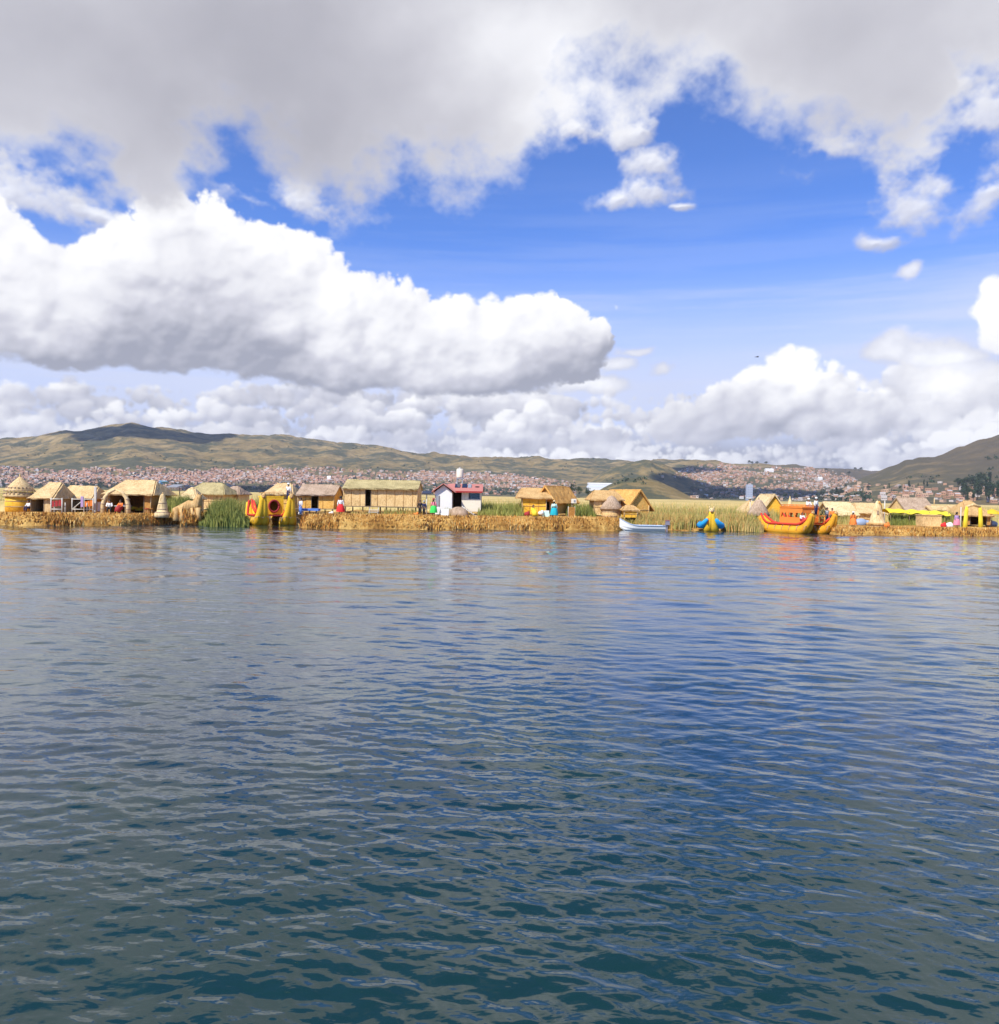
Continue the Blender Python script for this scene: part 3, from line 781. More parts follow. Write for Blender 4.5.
def wave(lam, th, amp, env, fade):
    global ZZ
    kx, ky = math.sin(th)*2*math.pi/lam, math.cos(th)*2*math.pi/lam
    s = np.sin(kx*XX+ky*YY+wr.uniform(0, 6.28)); ZZ += amp*fade*env*(s-0.25*s*s)
for i in range(120):                                      # ripples near the boat
    lam = 0.065*(0.75/0.065)**(wr.random()**0.95)
    fade = np.clip((lam/cell-2.5)/3.0, 0, 1)
    wave(lam, math.radians(wr.normal(10, 26)), 0.00140*lam**0.93*(0.4+wr.random()*1.1), E1 if i % 2 else E2, fade)
farw = np.clip((RR-14)/30, 0, 1)
for i in range(44):                                       # longer chop further out
    lam = 0.8*(3.6)**wr.random()
    fade = np.clip((lam/cell-2.5)/3.0, 0, 1)*(0.12+0.88*farw)
    wave(lam, math.radians(wr.normal(8, 38)), 0.0032*lam**0.9*(0.4+wr.random()*1.1), E2 if i % 2 else E1, fade)
ZZ[out] = 0
ZZ *= np.clip((0.72-np.abs(AA))/0.06, 0, 1)*np.clip((112-RR)/8, 0, 1)
V = np.stack([XX, YY, ZZ], -1).reshape(-1, 3)
m, b = mat('lake_water', 0.045, 0.85)
b.inputs['IOR'].default_value = 1.46
p = wpos()
cd = NT.nodes.new('ShaderNodeCameraData')
dist = VM('LENGTH', VM('SUBTRACT', p, (0, 0, 3.0)))
pw = VM('MULTIPLY', p, (0.55, 1, 1))
r1 = noise(pw, 5.5, 3, 0.55, 0.4); r2 = noise(pw, 1.3, 3, 0.55, 0.3); r3 = noise(VM('MULTIPLY', p, (0.5, 1, 1)), 0.9, 5, 0.65, 0.2)
r4 = noise(VM('MULTIPLY', p, (0.10, 0.34, 1)), 1.0, 4, 0.6, 0.2)
near = rng(dist, 5, 30, 1.0, 0.0); far = rng(dist, 10, 45, 0.0, 1.0)
gust = rng(noise(VM('MULTIPLY', p, (0.028, 0.075, 0)), 1, 3, 0.55), 0.36, 0.64, 0.45, 1.25)
h = r1*0.011*rng(dist, 8, 60, 0.8, 0.9) + r2*0.019*rng(dist, 6, 70, 0.35, 1.0) *gust + r3*0.060*far*gust + r4*0.15*far*gust
bn = NT.nodes.new('ShaderNodeBump'); bn.inputs['Strength'].default_value = 1.0; bn.inputs['Distance'].default_value = 1.0
setin(bn.inputs['Height'], h); NT.links.new(bn.outputs[0], b.inputs['Normal'])
setin(b.inputs['Roughness'], rng(dist, 20, 120, 0.02, 0.07))
mur = M('MAXIMUM', rng(noise(VM('MULTIPLY', p, (0.16, 0.16, 0)), 1, 4, 0.6), 0.38, 0.62), rng(sep(p)[1], 5.0, 10.5, 0.9, 0.0))
setin(b.inputs['Base Color'], mixc(mur, (0.001, 0.023, 0.042), (0.006, 0.030, 0.024)))
water = npmesh('water', V, gridfaces(len(rad), len(az), True)[:, ::-1], m, smooth=True); kind(water, 'structure')
# ---------------------------------------------------------------- floating reed islands
gr = np.random.default_rng(31)
def shore(pts):
    """picture points along a waterline -> depth as a function of sideways slope"""
    P = [G(x, y, 0.0) for x, y in pts]; P.sort(key=lambda p: p.x)
    return np.array([p.x for p in P]), np.array([p.y for p in P])
def straw_ground(name, mt, pts, top, back, soft=1.3):
    xs, ys = shore(pts); x0, x1 = xs[0], xs[-1]
    nx = int((x1-x0)/0.28); X_ = np.linspace(x0, x1, nx); yf = np.interp(X_, xs, ys) + 0.5*vnoise(X_*0.9+3, X_*0+1, 4)
    ts = np.concatenate([[-1.0, -0.4], np.linspace(0, soft, 8), np.geomspace(soft*1.25, back, 34)])
    XG, TG = np.meshgrid(X_, ts, indexing='ij'); YG = yf[:, None]+TG
    side = np.clip(np.minimum(XG-x0, x1-XG)/0.9, 0, 1)
    H = np.clip(TG/soft, 0, 1)**0.42*top*side + 0.16*vnoise(XG*1.6, YG*1.6, 4)*(TG > 0)*side
    H += 0.10*vnoise(XG/4, YG/4, 3)*(TG > soft)
    H = np.where((TG < 0) | (side <= 0), -0.6, H)
    o = npmesh(name, np.stack([XG, YG, H], -1).reshape(-1, 3), gridfaces(nx, len(ts))[:, ::-1], mt)
    kind(o, 'structure'); return xs, ys
def blades(name, P, h, w, lean, mats, mi, fold=True):
    """narrow leaf blades: P (n,3) roots"""
    n = len(P); a = gr.uniform(0, 2*math.pi, n); d = np.stack([np.cos(a), np.sin(a), np.zeros(n)], -1)
    b = gr.uniform(0, 2*math.pi, n); l = np.stack([np.cos(b), np.sin(b), np.zeros(n)], -1)*(lean*gr.random(n))[:, None]*h[:, None]
    up = np.zeros((n, 3)); up[:, 2] = h
    w = w*gr.uniform(.6, 1.4, n)
    V = np.stack([P-d*w[:, None], P+d*w[:, None], P+up*.6+l*.4+d*w[:, None]*.8, P+up*.6+l*.4-d*w[:, None]*.8, P+up+l], 1).reshape(-1, 3)
    i = np.arange(n)[:, None]*5
    F = np.concatenate([i+np.array([[0, 1, 2, 3]]), i+np.array([[3, 2, 4, 4]])])
    # triangles as degenerate quads would be invalid: build tips as thin quads
    V2 = np.concatenate([V, (V.reshape(n, 5, 3)[:, 4]+d*w[:, None]*.15)])
    F = np.concatenate([i+np.array([[0, 1, 2, 3]]), np.concatenate([i+np.array([[3, 2]]), (5*n+np.arange(n))[:, None], i+4], 1)])
    return npmesh(name, V2, F, mats, np.concatenate([mi, mi]))
MST = [plain('straw_gold', (0.62, 0.34, 0.075), 0.8, var=.25), plain('straw_rust', (0.50, 0.21, 0.035), 0.8, var=.25), plain('straw_pale', (0.78, 0.54, 0.20), 0.8, var=.2), plain('straw_dark', (0.16, 0.07, 0.02), 0.9, var=.25)]
m, b = mat('straw_ground', 0.95, 0.1); p = wpos()
n1 = noise(p, 3.5, 5, 0.7); n2 = noise(p, 0.35, 3, 0.5)
setin(b.inputs['Base Color'], ramp(M('ADD', n1*0.8, (n2-0.5)*0.9+0.1, clamp=True), [(0.25, (0.15, 0.07, 0.02)), (0.45, (0.40, 0.21, 0.055)), (0.62, (0.60, 0.37, 0.11)), (0.8, (0.70, 0.48, 0.18))]))
bump(b, n1, 0.7, 0.15); GROUND = m
ISL = [('ground', [(-70, 524.5), (0, 525), (60, 525.5), (120, 525.5), (180, 526), (200, 525.5), (206, 523.5)], 0.9, 26),
       ('ground', [(298, 527), (306, 528), (400, 529), (500, 529.5), (580, 530.3), (615, 530.5), (626, 530)], 1.1, 24),
       ('ground', [(838, 535), (870, 535), (930, 535.6), (999, 536), (1080, 537)], 0.6, 22)]
STR = []
for nm, pts, top, back in ISL:
    xs, ys = straw_ground(nm, GROUND, pts, top, back)
    n = int((xs[-1]-xs[0])*260)
    x = gr.uniform(xs[0]+.2, xs[-1]-.2, n); t = gr.random(n)**1.4*2.2
    y = np.interp(x, xs, ys)+t
    z = np.clip(t/1.3, 0, 1)**.42*top-0.30
    STR.append((np.stack([x, y, z], -1), gr.uniform(.22, .62, n)*np.where(t > 1.4, .65, 1), t, vnoise(x/1.3, y/.8, 3)))
P = np.concatenate([s[0] for s in STR]); h = np.concatenate([s[1] for s in STR]); t = np.concatenate([s[2] for s in STR]); nz = np.concatenate([s[3] for s in STR])*1.25-.03
u = gr.random(len(P)) + nz*0.9
mi = np.select([u < .19, u < .46, u < .84], [3, 1, 0], 2)
o = kind(blades('cut_straw', P, h, 0.045, 0.55, MST, mi), 'stuff'); tag(o, 'ragged golden brown cut reeds fringing the floating islands', 'straw')

# low land behind the islands: marsh flats out to the far shore
m, b = mat('marsh', 0.95, 0.1); p = wpos()
n1 = noise(VM('MULTIPLY', p, (0.006, 0.02, 0)), 1, 5, 0.6); n2 = noise(VM('MULTIPLY', p, (0.3, 0.3, 0)), 1, 4, 0.7)
setin(b.inputs['Base Color'], ramp(M('ADD', n1, (n2-.5)*.5, clamp=True), [(0.3, (0.26, 0.23, 0.07)), (0.45, (0.50, 0.38, 0.14)), (0.6, (0.70, 0.52, 0.22)), (0.8, (0.38, 0.34, 0.11))]))
bump(b, n2, .6, .3)
yy = np.concatenate([np.linspace(97, 140, 20), np.geomspace(146, 1480, 46)]); qq = np.linspace(-1.1, 1.1, 260)
Q2, Y2 = np.meshgrid(qq, yy)
Zm = 1.15 + 0.5*vnoise(Q2*Y2/9, Y2/14, 4) + np.clip((Y2-200)/1300, 0, 1)*1.0 + 0.5*vnoise(Q2*Y2/60, Y2/90, 3)
Zm[0] = -0.5
kind(npmesh('ground', np.stack([Q2*Y2, Y2, Zm], -1).reshape(-1, 3), gridfaces(len(yy), len(qq)), m, smooth=True), 'structure')

# standing reeds
MR = [plain('reed_green', (0.25, 0.27, 0.055), 0.7, var=.3), plain('reed_olive', (0.36, 0.34, 0.09), 0.7, var=.3), plain('reed_tan', (0.60, 0.43, 0.15), 0.75, var=.25), plain('reed_rust', (0.58, 0.30, 0.08), 0.8, var=.25), plain('reed_deep', (0.13, 0.16, 0.035), 0.7, var=.3)]
RP, RH, RM = [], [], []
def reed_patch(pxa, pxb, ya, yb, n, hmin, hmax, mix, z0=0.0, edge=None):
    """reeds between two picture columns, depths ya..yb (ya may be a picture-row waterline)"""
    px = gr.uniform(pxa, pxb, n); f = gr.random(n)**1.15
    q = np.array([qt(a, 520)[0] for a in px]); y = ya+(yb-ya)*f
    y = y+0.8*vnoise(q*y, q*0, 3)*(1-f)
    x = q*y; hh = gr.uniform(hmin, hmax, n)*(1+0.45*vnoise(x/2.2, y/2.2, 3)) * (0.55+0.45*np.clip((y-ya)/2.0, 0, 1))
    if edge: hh *= np.clip(np.minimum(px-pxa, pxb-px)/edge, 0.35, 1)
    u = np.clip(gr.random(n)*0.75+0.125+vnoise(x/3.5+9, y/5, 3)*1.3, 0, .999)
    keep = ~((np.abs(x-20.1) < 1.7) & (y < 79.8)) & ~((x > 25.2) & (x < 35) & (y < 83)); x, y, hh, u = x[keep], y[keep], hh[keep], u[keep]; n = len(x)
    RP.append(np.stack([x, y, np.full(n, z0-0.05)], -1)); RH.append(hh)
    RM.append(np.array(mix)[(u*len(mix)).astype(int)])
reed_patch(199, 249, 68.5, 75, 6500, 1.5, 2.35, [4, 0, 0, 1, 0, 1], edge=14)
reed_patch(204, 249, 67.6, 69.5, 1500, 0.7, 1.5, [4, 0, 0, 1], edge=7)
reed_patch(160, 190, 72, 76, 1700, 1.4, 2.0, [4, 0, 0, 1], .8)
reed_patch(225, 262, 78, 84, 1500, 1.2, 1.8, [0, 1, 1, 2], .6)
reed_patch(384, 424, 76.0, 78, 1100, .5, 1.0, [0, 0, 1, 1, 3], .85)
reed_patch(350, 392, 75.5, 77, 500, .4, .8, [1, 2, 3], .85)
reed_patch(478, 524, 77, 88, 2600, .9, 1.7, [0, 0, 1, 0, 1], .8)
reed_patch(440, 452, 75, 78, 260, .6, 1.0, [0, 1, 1, 4], .85)
reed_patch(566, 596, 80, 90, 1800, 1.0, 1.7, [4, 0, 0, 1], .8)
reed_patch(618, 640, 78, 81, 600, .5, 1.1, [1, 2, 1, 0], .4)
reed_patch(636, 768, 76.8, 82, 11500, 1.1, 1.75, [1, 2, 1, 2, 3, 1, 2], .05)
reed_patch(626, 775, 81, 100, 9500, 1.5, 2.1, [0, 1, 1, 2, 2, 3, 1], .1)
reed_patch(775, 850, 84, 96, 2500, 1.2, 1.8, [0, 1, 1, 2], .3)
reed_patch(890, 962, 85, 92, 3800, 1.4, 2.0, [4, 0, 0, 0, 1], .3)
reed_patch(745, 775, 76, 80, 1100, 1.0, 1.8, [0, 4, 1, 2], .05)
reed_patch(-60, 1060, 98, 170, 14000, .5, 1.0, [2, 2, 1, 2, 0, 1], 1.0)
reed_patch(-60, 1060, 160, 330, 7000, .5, 1.2, [2, 2, 1, 2, 1], 1.2)
o = kind(blades('standing_reeds', np.concatenate(RP), np.concatenate(RH), 0.032, 0.30, MR, np.concatenate(RM)), 'stuff')
tag(o, 'tall green and tan totora reeds growing between the islands', 'reeds')
# wet trampled edge of the reed bed between the islands
xs, ys = straw_ground('ground', GROUND, [(612, 530.2), (700, 530.6), (768, 531.2), (800, 529), (845, 529)], 0.12, 30, 1.0)
xs, ys = straw_ground('ground', GROUND, [(196, 523.0), (235, 521), (248, 519.5), (300, 520.5), (310, 521)], 0.8, 24, 1.4)
# bank under the green clump
# ---------------------------------------------------------------- people: one skinned body each, clothes and hair as parts
def body_mesh(pose):
    J = {'pelvis': (0, 0, .92, .125), 'waist': (0, 0, 1.06, .115), 'chest': (0, 0, 1.26, .145), 'neck': (0, 0, 1.42, .052), 'jaw': (0, -.02, 1.50, .072), 'head': (0, -.005, 1.585, .092), 'crown': (0, .0, 1.645, .062),
         'shL': (-.17, 0, 1.36, .058), 'shR': (.17, 0, 1.36, .058), 'elL': (-.26, .0, 1.10, .042), 'elR': (.26, .0, 1.10, .042), 'wrL': (-.25, -.10, .88, .028), 'wrR': (.25, -.10, .88, .028), 'haL': (-.245, -.14, .80, .034), 'haR': (.245, -.14, .80, .034),
         'hiL': (-.09, 0, .86, .10), 'hiR': (.09, 0, .86, .10), 'knL': (-.10, -.02, .48, .062), 'knR': (.10, -.02, .48, .062), 'anL': (-.10, .0, .09, .040), 'anR': (.10, .0, .09, .040), 'toL': (-.11, -.15, .04, .035), 'toR': (.11, -.15, .04, .035),
         'nose': (0, -.115, 1.56, .018)}
    for k, v in pose.items(): J[k] = (*v, J[k][3])
    E_ = [('pelvis', 'waist'), ('waist', 'chest'), ('chest', 'neck'), ('neck', 'jaw'), ('jaw', 'head'), ('head', 'crown'), ('head', 'nose'), ('chest', 'shL'), ('chest', 'shR'), ('shL', 'elL'), ('elL', 'wrL'), ('wrL', 'haL'), ('shR', 'elR'), ('elR', 'wrR'), ('wrR', 'haR'),
          ('pelvis', 'hiL'), ('pelvis', 'hiR'), ('hiL', 'knL'), ('knL', 'anL'), ('anL', 'toL'), ('hiR', 'knR'), ('knR', 'anR'), ('anR', 'toR')]
    names = list(J); me = bpy.data.meshes.new('body'); me.from_pydata([J[k][:3] for k in names], [(names.index(a), names.index(b)) for a, b in E_], [])
    o = bpy.data.objects.new('body', me); COL.objects.link(o)
    sk = o.modifiers.new('skin', 'SKIN'); 
    for i, k in enumerate(names): me.skin_vertices[0].data[i].radius = (J[k][3], J[k][3])
    me.skin_vertices[0].data[0].use_root = True
    sb = o.modifiers.new('sub', 'SUBSURF'); sb.levels = sb.render_levels = 1
    dg = bpy.context.evaluated_depsgraph_get(); dg.update()
    nm = bpy.data.meshes.new_from_object(o.evaluated_get(dg)); bpy.data.objects.remove(o)
    nm.polygons.foreach_set('use_smooth', [True]*len(nm.polygons)); nm.materials.clear(); nm.materials.append(MT['skin'])
    return nm, J
def fingers(mb, J, side):
    h = Vector(J['ha'+side][:3]); w = Vector(J['wr'+side][:3]); d = (h-w).normalized()
    a = d.cross(Vector((1, 0, 0.2))).normalized()
    for k in range(4):
        st = h + a*(k-1.5)*.018; mb.tube([st, st+d*.045, st+d*.075+Vector((0, -.012, -.004))], [.009, .008, .006], 5)
    st = h-a*.03-d*.02; mb.tube([st, st-a*.022+d*.02, st-a*.026+d*.05], [.010, .009, .006], 5)
BODIES = {}
def person(name_label, loc, rz, H=1.6, top='white', bottom='red', skirt=True, hat=None, brim=.17, pose='stand', group=None, long_sleeves=True, hair=True, shawl=None, scarf=None):
    poses = {'stand': {}, 'reach': {'elR': (.30, -.12, 1.18), 'wrR': (.26, -.34, 1.20), 'haR': (.25, -.42, 1.21)},
             'akimbo': {'elL': (-.34, .03, 1.14), 'wrL': (-.20, -.08, 1.00), 'haL': (-.15, -.12, .98)},
             'walk': {'knL': (-.10, -.18, .50), 'anL': (-.10, -.22, .12), 'toL': (-.10, -.37, .07), 'anR': (.10, .18, .10), 'toR': (.10, .03, .04), 'wrL': (-.24, -.20, .92), 'haL': (-.24, -.26, .86)},
             'sit': {'pelvis': (0, 0, .48), 'waist': (0, -.02, .62), 'chest': (0, -.05, .82), 'neck': (0, -.07, .98), 'jaw': (0, -.10, 1.06), 'head': (0, -.09, 1.145), 'crown': (0, -.08, 1.205), 'nose': (0, -.20, 1.12),
                     'shL': (-.17, -.05, .92), 'shR': (.17, -.05, .92), 'elL': (-.25, -.14, .70), 'elR': (.25, -.14, .70), 'wrL': (-.16, -.34, .64), 'wrR': (.16, -.34, .64), 'haL': (-.14, -.41, .62), 'haR': (.14, -.41, .62),
                     'hiL': (-.10, -.02, .46), 'hiR': (.10, -.02, .46), 'knL': (-.13, -.42, .50), 'knR': (.13, -.42, .50), 'anL': (-.13, -.44, .08), 'anR': (.13, -.44, .08), 'toL': (-.14, -.58, .04), 'toR': (.14, -.58, .04)}}
    if pose not in BODIES: BODIES[pose] = body_mesh(poses[pose])
    bm_, J = BODIES[pose]
    t = thing('person', name_label, 'person', loc, rz, group)
    b = bpy.data.objects.new('body', bm_); COL.objects.link(b); b.parent = t
    k = {n: Vector(v[:3]) for n, v in J.items()}
    sh = MB(); pe, wa, ch = k['pelvis'], k['waist'], k['chest']
    sh.tube([pe+Vector((0, 0, .02)), wa, ch-Vector((0, 0, .06)), ch+Vector((0, 0, .06)), k['neck']-Vector((0, 0, .03))], [.155, .145, .185, .175, .065], 12, flat=.78)
    for s in 'LR':
        j = [k['sh'+s], (k['sh'+s]+k['el'+s])/2, k['el'+s], k['wr'+s]] if long_sleeves else [k['sh'+s], (k['sh'+s]+k['el'+s])/2, k['el'+s]]
        sh.tube([k['sh'+s].lerp(ch, .3)] + j, [.085, .080, .066, .058] + ([.044] if long_sleeves else []), 8)
    sh.build('shirt', MT[top], t)
    if skirt:
        sk = MB(); n = 24
        if pose == 'sit': sk.tube([pe+Vector((0, .05, .08)), pe+Vector((0, -.15, .06)), Vector((0, -.42, .44)), Vector((0, -.50, .14))], [.20, .27, .27, .30], 14)
        else:
            prof_ = [(.15, 1.04), (.24, .97), (.30, .86), (.345, .62), (.38, .36), (.375, .33)]
            vs, fs = [], []
            for i, (r, z) in enumerate(prof_):
                for q in range(n):
                    a = 2*math.pi*q/n; rr = r*(1+.05*math.cos(6*a)*i/4); vs.append((math.cos(a)*rr, math.sin(a)*rr*.86, z))
            for i in range(len(prof_)-1):
                for q in range(n): fs.append((i*n+q, i*n+(q+1) % n, (i+1)*n+(q+1) % n, (i+1)*n+q))
            fs.append(tuple(range(n))); fs.append(tuple((len(prof_)-1)*n+q for q in range(n-1, -1, -1)))
            sk.add(vs, fs, 0, True)
        sk.build('skirt', MT[bottom], t)
    else:
        tb = MB(); tb.tube([wa, pe, pe-Vector((0, 0, .06))], [.145, .155, .13], 12, flat=.8)
        for s in 'LR': tb.tube([k['hi'+s]+Vector((0, 0, .02)), k['kn'+s], k['an'+s]+Vector((0, 0, .02))], [.115, .080, .062], 10)
        tb.build('trousers', MT[bottom], t)
    sb = MB()
    for s in 'LR': sb.tube([k['an'+s]+Vector((0, .03, -.03)), k['an'+s].lerp(k['to'+s], .5)-Vector((0, 0, .01)), k['to'+s]], [.050, .048, .036], 8, flat=.8)
    sb.build('shoes', MT['black'], t)
    hb = MB(); fingers(hb, J, 'L'); fingers(hb, J, 'R'); hb.build('fingers', MT['skin'], t)
    hd = k['head']
    fb = MB()
    for s in (-1, 1): fb.ball(hd+Vector((s*.033, -.086, .0)), .012, 6)
    fb.build('eyes', MT['black'], t)
    mb_ = MB(); mb_.box(hd+Vector((0, -.094, -.062)), (.045, .012, .010)); mb_.build('mouth', MT['maroon'], t)
    if hair:
        h_ = MB(); h_.ball(hd+Vector((0, .022, .022)), .108, 12, sc=(.95, 1, .98))
        if skirt:
            for s in (-1, 1): h_.tube([hd+Vector((s*.06, .08, -.04)), hd+Vector((s*.09, .13, -.2)), hd+Vector((s*.09, .17, -.42))], [.035, .028, .014], 6)
        h_.build('hair', MT['hair'], t)
    if hat:
        ht = MB(); ht.lathe([(brim, .045), (brim, .060), (.112, .068), (.112, .13), (.095, .175), (.03, .19)], hd, 16)
        ht.build('hat', MT[hat], t)
    if shawl: 
        s_ = MB(); s_.tube([wa+Vector((0, .02, .06)), ch+Vector((0, .03, 0)), ch+Vector((0, .02, .13)), k['neck']+Vector((0, .01, .0))], [.20, .225, .17, .075], 14, flat=.85); s_.build('shawl', MT[shawl], t)
    t.scale = (H/1.66,)*3
    return t
def seat(px, py, D, **kw):
    return kw
def stand(px, py, z, label, rz=0.0, **kw):
    g = G(px, py, z); kw.setdefault('H', 1.6)
    return person(label, g, rz, **kw)
# ---------------------------------------------------------------- huts
def hut(label, px0, px1, yb, ye, yr, z0, d=4.0, wall='mat_gold', roof='thatch', over=(0.35, 0.35), inset=0.0, ridge='x', doors=(), windows=(), rz=0.0, name='reed_hut', cat='hut', group=None, stilts=0.0, posts=False, lean=0.0, D=None, cap=True, opening=None, th=0.14, gable_mat=None):
    """px0..px1 wall, yb base, ye eave, yr ridge in the picture; z0 ground height; sizes become metres at the hut's own distance"""
    g = G((px0+px1)/2, yb, z0)
    if D: g = P3((px0+px1)/2, yb, D)
    s = g.y/FPX; w = (px1-px0)*s; hw = (yb-ye)*s; hr = (ye-yr)*s
    t = thing(name, label, cat, g+Vector((0, d/2, 0)), rz, group)
    wm = MT[wall]; z1 = stilts
    W_ = MB(); hx, hy = w/2, d/2; T = 0.07
    if ridge == 'x':
        gab = inset <= 0.01
    else: gab = True
    # walls with true openings on the front
    cuts = sorted([(-hx+w*a, -hx+w*b_, z1+(hw-z1)*c_, z1+(hw-z1)*e_) for a, b_, c_, e_ in list(doors)+list(windows)])
    x = -hx
    for a, b_, c_, e_ in cuts:
        if a > x: W_.box(((x+a)/2, -hy, (z1+hw)/2), (a-x, T, hw-z1))
        if c_ > z1+.02: W_.box(((a+b_)/2, -hy, (z1+c_)/2), (b_-a, T, c_-z1))
        if e_ < hw-.02: W_.box(((a+b_)/2, -hy, (hw+e_)/2), (b_-a, T, hw-e_))
        x = b_
    if x < hx: W_.box(((x+hx)/2, -hy, (z1+hw)/2), (hx-x, T, hw-z1))
    W_.box((0, hy, (z1+hw)/2), (w, T, hw-z1))
    for sx in (-1, 1): W_.box((sx*(hx-T/2), 0, (z1+hw)/2), (T, d-T*1.02, hw-z1))
    pk = hr*0.97
    if ridge == 'x' and gab:
        for sx in (-1, 1):
            xa, xb = sx*(hx-T), sx*hx
            W_.add([(xa, -hy, hw), (xa, hy, hw), (xa, 0, hw+pk), (xb, -hy, hw), (xb, hy, hw), (xb, 0, hw+pk)], [(0, 1, 2), (5, 4, 3), (0, 3, 4, 1), (1, 4, 5, 2), (2, 5, 3, 0)])
    if ridge == 'y':
        for ya, yb_ in ((-hy-.035, -hy+.035), (hy-.035, hy+.035)):
            W_.add([(-hx, ya, hw), (hx, ya, hw), (0, ya, hw+pk), (-hx, yb_, hw), (hx, yb_, hw), (0, yb_, hw+pk)], [(0, 1, 2), (5, 4, 3), (0, 3, 4, 1), (1, 4, 5, 2), (2, 5, 3, 0)])
    W_.build('wall', [wm], t)
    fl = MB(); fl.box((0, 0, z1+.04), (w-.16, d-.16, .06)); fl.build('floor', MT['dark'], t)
    ox, oy = over; R_ = MB(); tan_ = hr/(hy if ridge == 'x' else hx)
    if ridge == 'x':
        ez = hw-oy*tan_; rx = hx+ox-inset
        L, Rr = (-hx-ox, hx+ox)
        R_.slab([(L, -hy-oy, ez), (Rr, -hy-oy, ez), (rx+lean, 0, hw+hr), (-rx+lean, 0, hw+hr)], th, nu=max(8, int(w*3)), nv=5, sag=.04)
        R_.slab([(Rr, hy+oy, ez), (L, hy+oy, ez), (-rx+lean, 0, hw+hr), (rx+lean, 0, hw+hr)], th, nu=max(8, int(w*2)), nv=4)
        if not gab:
            R_.slab([(L, hy+oy, ez), (L, -hy-oy, ez), (-rx+lean, -.01, hw+hr), (-rx+lean, .01, hw+hr)], th, nu=8, nv=5)
            R_.slab([(Rr, -hy-oy, ez), (Rr, hy+oy, ez), (rx+lean, .01, hw+hr), (rx+lean, -.01, hw+hr)], th, nu=8, nv=5)
        ca, cb_ = Vector((-rx+lean, 0, hw+hr+th*.8)), Vector((rx+lean, 0, hw+hr+th*.8))
    else:
        ez = hw-ox*tan_
        R_.slab([(-hx-ox, hy+oy, ez), (-hx-ox, -hy-oy, ez), (0, -hy-oy, hw+hr), (0, hy+oy, hw+hr)], th, nu=max(8, int(d*3)), nv=5)
        R_.slab([(hx+ox, -hy-oy, ez), (hx+ox, hy+oy, ez), (0, hy+oy, hw+hr), (0, -hy-oy, hw+hr)], th, nu=max(8, int(d*3)), nv=5)
        ca, cb_ = Vector((0, -hy-oy, hw+hr+th*.8)), Vector((0, hy+oy, hw+hr+th*.8))
    ro = R_.build('roof', MT[roof], t)
    if cap:
        c = MB(); n = 9; c.tube([ca.lerp(cb_, i/n)+Vector((0, 0, random.uniform(-.02, .02))) for i in range(n+1)], .085, 7, jit=.15); c.build('ridge_roll', MT[roof], ro)
    for i, (a, b_, c_, e_) in enumerate(cuts):
        isd = c_ <= z1+.05
        f = MB(); q = .05
        for xx in (a, b_): f.box((xx, -hy-.045, (c_+e_)/2), (q, .05, e_-c_))
        f.box(((a+b_)/2, -hy-.045, e_), (b_-a+q, .05, q))
        if not isd: f.box(((a+b_)/2, -hy-.045, c_), (b_-a+q, .05, q))
        f.build('door_frame' if isd else 'window_frame', MT['wood'], t)
    if stilts:
        for sx in np.linspace(-hx+.15, hx-.15, max(3, int(w/1.3))):
            for sy in (-hy+.1, hy-.1):
                p = MB(); p.tube([(sx, sy, -.25), (sx, sy, z1)], .06, 6); p.build('stilt', MT['wood'], t)
        p = MB(); p.box((0, -hy-.25, z1-.03), (w+.3, .55, .07)); p.box((0, 0, z1-.05), (w+.1, d, .06)); p.build('deck', MT['wood'], t)
    if posts:
        for sx in (-hx-ox*.7, hx+ox*.7):
            p = MB(); p.tube([(sx, -hy-oy*.85, -.2), (sx, -hy-oy*.85, hw-oy*tan_+.05)], .05, 6); p.build('post', MT['wood'], t)
    # corner poles and mat seams
    cp = MB()
    for sx in (-hx, hx): cp.tube([(sx, -hy-.06, z1), (sx, -hy-.06, hw)], .045, 6)
    cp.tube([(-hx, -hy-.07, z1+(hw-z1)*.5), (hx, -hy-.07, z1+(hw-z1)*.5)], .022, 5) if not cuts else None
    for xb in np.arange(-hx+.75, hx-.3, .85):
        if any(a-.1 < xb < b_+.1 for a, b_, c_, e_ in cuts): continue
        MB().tube([(xb, -hy-.05, z1), (xb+random.uniform(-.03, .03), -hy-.05, hw)], .018, 5).build('batten', MT['mat_brown'], t)
    cp.build('corner_pole', MT['thatch_pale'], t)
    return t, s, w, hw, hr, d
